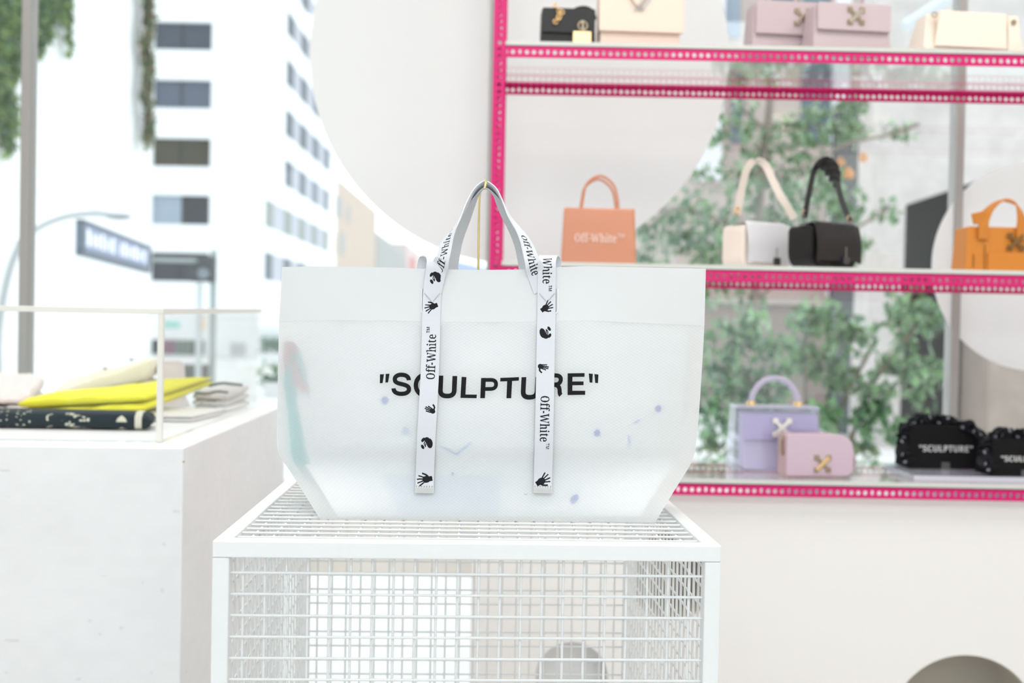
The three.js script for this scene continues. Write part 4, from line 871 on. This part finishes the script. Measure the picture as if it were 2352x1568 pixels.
{ // white office building
  const X0 = -26, X1 = -15.1, Z0 = -60, Z1 = -84.6, TOP = 34;
  const t = thing('office_building', 'white office block with dark window bands on two street faces', 'building', [X1, -0.15, Z0]);
  const fy = (py) => P(415, py, 60).y + 0.15, fx = (px) => P(px, 350, 60).x - X1;
  const rows = [[-84, -20], [50, 114], [183, 248], [317, 382], [448, 515], [580, 646]];
  part(t, 'front_pier', boxAB(X0 - X1, 0, -0.4, fx(350), TOP, 0), bwhite); part(t, 'front_pier', boxAB(fx(483), 0, -0.4, 0, TOP, 0), bwhite);
  let below = 0;
  for (const [a, b] of [...rows].reverse()) { part(t, 'front_band', boxAB(fx(350), below, -0.4, fx(483), fy(b), 0), bwhite); below = fy(a); }
  part(t, 'front_band', boxAB(fx(350), below, -0.4, fx(483), TOP, 0), bwhite);
  rows.forEach(([a, b], i) => {
    const m = winGlass[[0, 0, 1, 2, 3, 4][i]], n = i === 4 ? dark : m, mid = i === 4 ? fx(418) : fx(412);
    const w = new THREE.Group(); w.name = 'window'; t.add(w);
    part(w, 'pane', boxAB(fx(349), fy(b + 1), -0.3, mid - 0.04, fy(a - 1), -0.26), m);
    part(w, 'pane', boxAB(mid + 0.04, fy(b + 1), -0.3, fx(484), fy(a - 1), -0.26), n);
    part(w, 'mullion', boxAB(mid - 0.04, fy(b + 1), -0.3, mid + 0.04, fy(a - 1), -0.22), dark);
  });
  const dz = (px) => -(15.1 * F / (1176 - px)) - Z0, sy = (py) => P(657, py, 66.7).y + 0.15;
  const cols = [[603, 624], [649, 666], [683, 697], [712, 725], [740, 751]], rws = [[-75, -22], [36, 88], [144, 202], [258, 317], [372, 431], [484, 541], [594, 652]];
  part(t, 'side_wall', boxAB(-0.3, 0, Z1 - Z0, -0.1, TOP, -0.4), bwhite);
  // side face: white bands between the window rows, pale panels and panes set back in them
  const ys = rws.map(([a, b]) => [sy(b), sy(a)]).sort((p, q) => p[0] - q[0]);
  let y = 0; const bands = [];
  for (const [a, b] of ys) { bands.push(boxAB(-0.1, y, Z1 - Z0, 0, a, -0.4)); y = b; }
  bands.push(boxAB(-0.1, y, Z1 - Z0, 0, TOP, -0.4));
  part(t, 'band', bands, bwhite);
  rws.forEach(([a, b], r) => {
    if (r < 5) part(t, 'pier', boxAB(-0.1, sy(b), dz(648), 0, sy(a), -0.4), bwhite);
    cols.forEach(([p, q], c) => {
      if (r < 5 && c === 0) return;
      const w = new THREE.Group(); w.name = 'window'; t.add(w);
      const m = r === 5 ? std(rgb(0.2, 0.22, 0.2), 0.5) : winGlass[c < 3 ? 0 : 1];
      part(w, 'pane', boxAB(-0.1, sy(b), dz(q), -0.02, sy(a), dz(p)), m);
      if (c < 4) part(w, 'panel', boxAB(-0.1, sy(b), dz(cols[c + 1][0]), -0.03, sy(a), dz(q)), spandrelGrey);
    });
  });
  part(t, 'back_wall', boxAB(X0 - X1, 0, Z1 - Z0, -0.3, TOP, Z1 - Z0 + 0.3), bwhite);
}
function farBuilding(name, label, x0, x1, z0, z1, top, color, wins) {
  const t = thing(name, label, 'building', [x1, -0.15, z0]);
  part(t, 'wall', boxAB(x0 - x1, 0, z1 - z0, 0, top, 0), std(color, 0.9));
  for (const [a, b, c, d, m] of wins) part(t, 'window', boxAB(-0.05, c, b, 0.03, d, a), m ?? dark);
}
farBuilding('apartment_building', 'beige apartment block with dark windows beyond the white office', -30, -16.5, -92, -119.5, 15, rgb(0.53, 0.43, 0.36), [[-0.8, -3.4, 11.6, 13.4], [-2.8, -5.2, 8.2, 10.2], [-0.8, -5.6, 4.6, 6.6], [-6.5, -8, 11.6, 13.2]]);
farBuilding('tower_block', 'grey ribbed block between the beige and the pink buildings', -30, -16.5, -120.5, -150, 12.6, rgb(0.4, 0.4, 0.39), [...Array(8).keys()].map((i) => [-2 - i * 3.4, -2.8 - i * 3.4, 1, 12, std(rgb(0.34, 0.34, 0.33), 0.8)]));
farBuilding('terrace_house', 'distant pale pink house with a small red window', -34, -16.5, -154, -235, 14.2, rgb(0.6, 0.5, 0.48), [[-5, -12, 9.6, 12.6, std(rgb(0.5, 0.12, 0.12), 0.7)], [-30, -36, 9, 12, std(rgb(0.75, 0.5, 0.48), 0.7)]]);
{ // low slate-blue roof down the street
  const t = thing('shop_canopy', 'low slate blue canopy at the end of the street behind the brass rod', 'canopy', P(1085, 640, 40).setY(-0.15));
  const yb = P(1085, 625, 40).y + 0.15;
  part(t, 'roof', extrude(shapeOf([[-0.95, yb], [1.2, yb - 0.18], [1.2, yb - 0.05], [-0.95, yb + 0.4]]), 2), std(rgb(0.36, 0.42, 0.58), 0.6));
  part(t, 'post', [boxAB(-0.9, 0, 0.9, -0.8, yb + 0.05, 1), boxAB(1, 0, 0.9, 1.1, yb - 0.14, 1)], std(rgb(0.5, 0.5, 0.52), 0.6));
}
{ // lit street sign on a traffic signal post
  const a = P(183, 560, 10), b = P(340, 580, 13.4), mid = a.clone().lerp(b, 0.5), len = Math.hypot(b.x - a.x, b.z - a.z), turn = Math.atan2(-(b.z - a.z), b.x - a.x);
  const t = thing('street_sign', 'lit lavender street sign in a dark frame on the signal post', 'sign', mid, turn);
  const hh = 0.155, face = canvasTex(512, 128, (c, w, h) => {
    c.fillStyle = '#7f8aa6'; c.fillRect(0, 0, w, h); c.fillStyle = '#eef0fb';
    for (let i = 0, x = 22; x < 470; i++) { const k = 14 + h2(i, 3) * 20; if (i !== 7) { c.fillRect(x, i % 3 ? 34 : 20, k * 0.75, i % 3 ? 66 : 84); } x += k + 6; }
  });
  part(t, 'panel', rbox(len - 0.06, hh * 2 - 0.04, 0.05, 0.01).translate(0, 0, 0), std(rgb(1, 1, 1), 0.5, { map: face, emissive: rgb(1, 1, 1), emissiveMap: face, emissiveIntensity: 0.25 }), 'pale lit face with blurred white lettering');
  const fr = std(rgb(0.1, 0.13, 0.17), 0.5);
  part(t, 'frame', [boxAB(-len / 2, hh - 0.02, -0.04, len / 2, hh + 0.012, 0.04), boxAB(-len / 2, -hh - 0.04, -0.04, len / 2, -hh + 0.02, 0.04), boxAB(-len / 2, -hh, -0.04, -len / 2 + 0.06, hh, 0.04), boxAB(len / 2 - 0.06, -hh, -0.04, len / 2, hh, 0.04)], fr);
  const pole = P(490, 640, 14), base = V(pole.x, -0.15, pole.z);
  const s = thing('traffic_signal', 'grey traffic signal post with a dark lamp box beside the office windows', 'traffic signal', base);
  const L = (p) => p.sub(base), gm = std(rgb(0.32, 0.37, 0.36), 0.5), bx = std(rgb(0.055, 0.06, 0.065), 0.6);
  part(s, 'post', rod(V(0, 0, 0), L(P(491, 575, 14)), 0.045, 12), gm);
  part(s, 'post', rod(L(P(455, 905, 14.3)).setY(0), L(P(458, 650, 14.3)), 0.045, 12), std(rgb(0.6, 0.64, 0.65), 0.5));
  const q = L(P(466, 618, 13.9));
  part(s, 'lamp_box', rbox(0.33, 0.36, 0.2, 0.02).translate(q.x, q.y, q.z), bx);
  const e = L(P(467, 628, 13.7));
  part(s, 'lens', new THREE.CylinderGeometry(0.075, 0.075, 0.05, 20).rotateX(Math.PI / 2).translate(e.x, e.y, e.z + 0.0), std(rgb(0.2, 0.23, 0.27), 0.3));
  part(s, 'bracket', rod(L(P(343, 596, 13.45)), L(P(488, 600, 13.95)), 0.03, 8), gm);
}
{ // curved street lamp
  const base = P(8, 900, 12).setY(-0.15), t = thing('street_lamp', 'pale street lamp with a long curved arm at the left', 'street lamp', base);
  const gm = std(rgb(0.4, 0.42, 0.43), 0.5);
  part(t, 'pole', tube([base.clone(), P(-6, 800, 12), P(4, 700, 12), P(24, 612, 12), P(48, 552, 12)].map((p) => p.sub(base)), 0.045, 30, 8), gm);
  part(t, 'arm', tube([P(44, 560, 12), P(90, 522, 12), P(150, 498, 12), P(215, 490, 12), P(262, 495, 12)].map((p) => p.sub(base)), 0.034, 30, 8), gm);
  const e = P(272, 497, 12).sub(base);
  part(t, 'lamp_head', new THREE.SphereGeometry(1, 18, 10).scale(0.16, 0.042, 0.07).translate(e.x, e.y, e.z), std(rgb(0.3, 0.32, 0.33), 0.5));
}
{ // shop front and planters along the street
  const d = 38, X = (px) => P(px, 790, d).x, Y = (py) => P(480, py, d).y, t = thing('store', 'low pale shop front with a dark window strip across the street', 'building', [X(345), -0.15, -d]);
  const bx = (a, y0, b, y1, z0, z1) => boxAB(X(a) - X(345), Y(y0) + 0.15, z0, X(b) - X(345), Y(y1) + 0.15, z1);
  part(t, 'wall', boxAB(0, 0, -3, X(655) - X(345), Y(722) + 0.15, 0), std(rgb(0.8, 0.81, 0.82), 0.8));
  part(t, 'window', bx(349, 815, 376, 782, 0, 0.05), dark); part(t, 'window', bx(378, 815, 402, 782, 0, 0.05), std(rgb(0.2, 0.1, 0.15), 0.3)); part(t, 'window', bx(404, 815, 436, 782, 0, 0.05), std(rgb(0.12, 0.17, 0.15), 0.3)); part(t, 'window', bx(438, 815, 470, 782, 0, 0.05), std(rgb(0.06, 0.1, 0.08), 0.3));
  part(t, 'window', bx(530, 815, 565, 786, 0, 0.05), std(rgb(0.45, 0.46, 0.47), 0.4));
  part(t, 'sign_board', bx(372, 752, 412, 741, 0, 0.08), std(rgb(0.25, 0.66, 0.58), 0.5), 'turquoise sign board');
  part(t, 'banner', bx(454, 758, 469, 728, 0, 0.1), std(rgb(0.9, 0.6, 0.36), 0.6), 'orange banner');
  part(t, 'cornice', bx(596, 764, 655, 750, 0, 0.2), std(rgb(0.6, 0.62, 0.64), 0.6));
}
const planter = (label, px0, px1, py0, py1, d, tone, hedge) => {
  const a = P(px0, py1, d), b = P(px1, py0, d), t = thing(hedge ? 'hedge' : 'planter', label, hedge ? 'hedge' : 'planter', [a.x, -0.15, -d]);
  part(t, 'box', rbox(b.x - a.x, Math.max(0.1, (hedge ? a.y + 0.05 : b.y) + 0.15), 0.5, 0.01).translate((b.x - a.x) / 2, Math.max(0.1, (hedge ? a.y + 0.05 : b.y) + 0.15) / 2, -0.25), std(tone, 0.8));
  if (hedge) { const bl = []; for (let x = 0; x <= b.x - a.x; x += 0.2) for (let y = a.y + 0.15; y < b.y + 0.15; y += 0.2) bl.push([V(x, y, -0.2), 0.19]); foliage(t, bl, 0.16, 900, [[0.2, 0.3, 0.22], [0.26, 0.36, 0.28], [0.15, 0.24, 0.18]]); }
};
planter('dark low planter on the pavement behind the glass case', 395, 472, 838, 868, 22, rgb(0.1, 0.11, 0.11), false);
planter('clipped hedge across the street just left of the tote', 600, 650, 784, 814, 30, rgb(0.6, 0.6, 0.6), true);
planter('nearer clipped hedge on the pavement left of the tote', 606, 652, 836, 884, 18, rgb(0.6, 0.6, 0.6), true);

// ================================================================= OUTSIDE, RIGHT: TREE AND STONE BUILDINGS
{
  const d = 17, X = (px) => P(px, 500, d).x, Y = (py) => P(1800, py, d).y + 0.15;
  const t = thing('stone_building', 'pinkish stone building with dark window slots behind the tree', 'building', [X(1400), -0.15, -d]);
  const bx = (a, y0, b, y1, z0, z1) => boxAB(X(a) - X(1400), Y(y0), z0, X(b) - X(1400), Y(y1), z1);
  const st = std(rgb(0.66, 0.57, 0.545), 0.9, { map: rep(stoneMap, 0.4, 0.4) });
  part(t, 'wall', bx(1400, 1100, 2100, -700, -2, 0), st);
  part(t, 'window', bx(1834, 330, 1902, 118, 0, 0.03), std(rgb(0.1, 0.15, 0.2), 0.2)); part(t, 'window', bx(1750, 26, 1822, -60, 0, 0.03), std(rgb(0.14, 0.18, 0.22), 0.2)); part(t, 'window', bx(1674, 330, 1700, 170, 0, 0.03), std(rgb(0.16, 0.2, 0.24), 0.2)); part(t, 'window', bx(1655, 90, 1690, -60, 0, 0.03), std(rgb(0.3, 0.36, 0.44), 0.2)); part(t, 'window', bx(1834, 60, 1902, -90, 0, 0.03), std(rgb(0.16, 0.22, 0.26), 0.2));
  part(t, 'pilaster', bx(1902, 700, 1936, -300, 0, 0.2), std(rgb(0.82, 0.84, 0.88), 0.8), 'white pilaster'); part(t, 'pilaster', bx(1590, 420, 1650, -300, 0, 0.2), std(rgb(0.82, 0.82, 0.84), 0.8), 'white pilaster');
  part(t, 'string_course', bx(1400, 700, 2100, 688, 0, 0.25), st);
  part(t, 'base_wall', bx(1400, 1100, 2100, 701, 0, 0.15), std(rgb(0.4, 0.335, 0.315), 0.9, { map: rep(stoneMap, 0.4, 0.4) }), 'darker brown base');
}
{
  const d = 12, X = (px) => P(px, 560, d).x, Y = (py) => P(2150, py, d).y + 0.15;
  const t = thing('stone_pavilion', 'pale stone wall with a dark slanted doorway at the right', 'building', [X(1990), -0.15, -d]);
  const p = (a, b) => [X(a) - X(1990), Y(b)];
  const s = shapeOf([p(1990, 652), p(1990, -500), p(2700, -500), p(2700, 652)]);
  const x0 = X(1990) - X(1990);
  const wall = shapeOf([[x0, 0], [X(2700) - X(1990), 0], p(2700, -600), p(2000, -600), p(2000, 560)]);
  wall.holes.push(shapeOf([[p(2076, 0)[0], 0.02], [p(2360, 0)[0], 0.02], p(2360, 372), p(2200, 428), p(2078, 472)]));
  part(t, 'wall', extrude(wall, 0.5).translate(0, 0, -0.5), std(rgb(0.66, 0.635, 0.64), 0.9, { map: rep(stoneMap, 0.3, 0.3) }));
  part(t, 'doorway', [boxAB(p(2040, 0)[0], 0, -2.2, p(2400, 0)[0], 4.5, -2.1), boxAB(p(2040, 0)[0], 0, -2.2, p(2040, 0)[0] + 0.1, 4.5, -0.5), boxAB(p(2400, 0)[0], 0, -2.2, p(2400, 0)[0] + 0.1, 4.5, -0.5), boxAB(p(2040, 0)[0], 4.5, -2.2, p(2400, 0)[0], 4.6, -0.5)], std(rgb(0.1, 0.115, 0.12), 0.8), 'dark recess');
  part(t, 'pier', boxAB(p(2215, 0)[0], 0, 0, p(2700, 0)[0], Y(640), 0.7), std(rgb(0.4, 0.34, 0.31), 0.9, { map: rep(stoneMap, 1.2, 1.2) }), 'brown stone pier');
}
{ // the slanting pale beam at the top right
  const a = P(2078, 62, 5), b = P(2300, -85, 5), t = thing('canopy_beam', 'pale slanting beam outside above the cream handbag', 'beam', a);
  part(t, 'beam', rod(V(0, 0, 0), b.clone().sub(a), 0.032, 10), std(rgb(0.72, 0.77, 0.82), 0.4));
  part(t, 'bracket', rod(b.clone().sub(a), b.clone().sub(a).add(V(0.2, 3, 0)), 0.03, 10), M.alu);
}
{
  const d = 7.6, base = P(1712, 1060, d).setY(-0.15), t = thing('tree', 'leafy green street tree in front of the pinkish stone building', 'tree', base);
  const bark = std(rgb(0.26, 0.22, 0.19), 0.9), L = (x, y, z = d) => P(x, y, z).sub(base);
  part(t, 'trunk', tube([V(0, 0, 0), L(1722, 900), L(1735, 700), L(1742, 520), L(1752, 380), L(1768, 240), L(1775, 80)], 0.03, 40, 8), bark);
  for (const b of [[[1740, 560], [1640, 500], [1540, 480], [1490, 520]], [[1748, 430], [1850, 380], [1950, 330], [2060, 305], [2110, 285]], [[1735, 690], [1850, 600], [1940, 540], [2040, 480]], [[1760, 300], [1700, 240], [1680, 160]], [[1726, 860], [1850, 790], [2000, 750], [2130, 730]], [[1724, 880], [1600, 800], [1500, 760]]]) part(t, 'branch', tube(b.map((q, i) => L(q[0], q[1], d - 0.12 * i)), 0.014, 24, 6), bark);
  const blobs = [[1480, 520, 50], [1520, 470, 55], [1560, 540, 60], [1500, 590, 55], [1600, 480, 50], [1640, 520, 60], [1610, 590, 60], [1680, 570, 55], [1700, 270, 48], [1660, 320, 30], [1740, 330, 50], [1700, 410, 55], [1770, 400, 50], [1800, 300, 52], [1850, 340, 52], [1880, 270, 45], [1930, 300, 42], [1960, 250, 40], [1970, 300, 36], [1840, 440, 55], [1900, 420, 55], [1950, 480, 50], [1900, 540, 60], [1820, 540, 60], [1760, 500, 55], [1720, 610, 55], [1960, 570, 45], [2050, 305, 28], [2090, 300, 24], [1690, 180, 34], [1760, 165, 30], [1640, 250, 28], [2040, 480, 30], [1610, 400, 34], [1640, 660, 50], [1730, 700, 45]];
  foliage(t, blobs.map(([x, y, r]) => [L(x, y, d + rr(-0.25, 0.25)), r * d / F]), 0.1, 2600, [[0.19, 0.34, 0.17], [0.28, 0.45, 0.25], [0.14, 0.26, 0.15], [0.4, 0.56, 0.37], [0.36, 0.5, 0.34]]);
  const am = phy(rgb(0.8, 0.4, 0.16), 0.6, { transmission: 0.3, thickness: 0 });
  for (const [x, y, r] of [[1948, 398, 14], [1982, 362, 10], [1930, 372, 9]]) { const c = L(x, y, d - 0.2); part(t, 'leaf_cluster', [...Array(5).keys()].map((i) => new THREE.SphereGeometry(r * d / F * 0.6, 8, 6).scale(1, 1, 0.25).rotateY(i).translate(c.x + Math.cos(i * 1.3) * 0.02, c.y + Math.sin(i * 1.3) * 0.025, c.z + i * 0.01)), am, 'orange autumn leaves'); }
}
{
  const d = 6.2, base = P(1850, 1120, d).setY(-0.15), t = thing('shrub', 'green shrub below the tree, seen behind the bottom shelf', 'shrub', base);
  const L = (x, y) => P(x, y, d).sub(base);
  for (const [x, y] of [[1680, 800], [1850, 760], [2000, 800], [2110, 740], [1760, 900], [2060, 880]]) part(t, 'stem', tube([V((x - 1850) * 0.0008, 0, 0), L((x + 1850) / 2, (y + 1120) / 2), L(x, y)], 0.012, 14, 6), std(rgb(0.2, 0.16, 0.12), 0.9));
  foliage(t, [[1660, 790, 55], [1720, 770, 55], [1770, 800, 45], [1660, 860, 55], [1720, 880, 60], [1780, 880, 50], [1640, 950, 50], [1700, 970, 55], [1770, 960, 50], [1640, 1030, 40], [1720, 1040, 40], [1860, 740, 48], [1920, 755, 50], [1980, 780, 45], [1840, 830, 50], [1900, 850, 50], [1960, 880, 48], [2020, 900, 45], [2060, 720, 42], [2110, 710, 45], [2150, 740, 36], [2090, 780, 35], [2090, 840, 40], [2140, 850, 40], [2120, 900, 38], [2050, 840, 40], [1900, 960, 45], [1990, 960, 45], [2060, 980, 45], [1850, 1020, 40], [1980, 1030, 40]].map(([x, y, r]) => [P(x, y, d + rr(-0.2, 0.2)).sub(base), r * d / F]), 0.1, 3600, [[0.17, 0.31, 0.16], [0.24, 0.42, 0.2], [0.12, 0.23, 0.14], [0.34, 0.5, 0.3]]);
}

renderer.render(scene, camera);
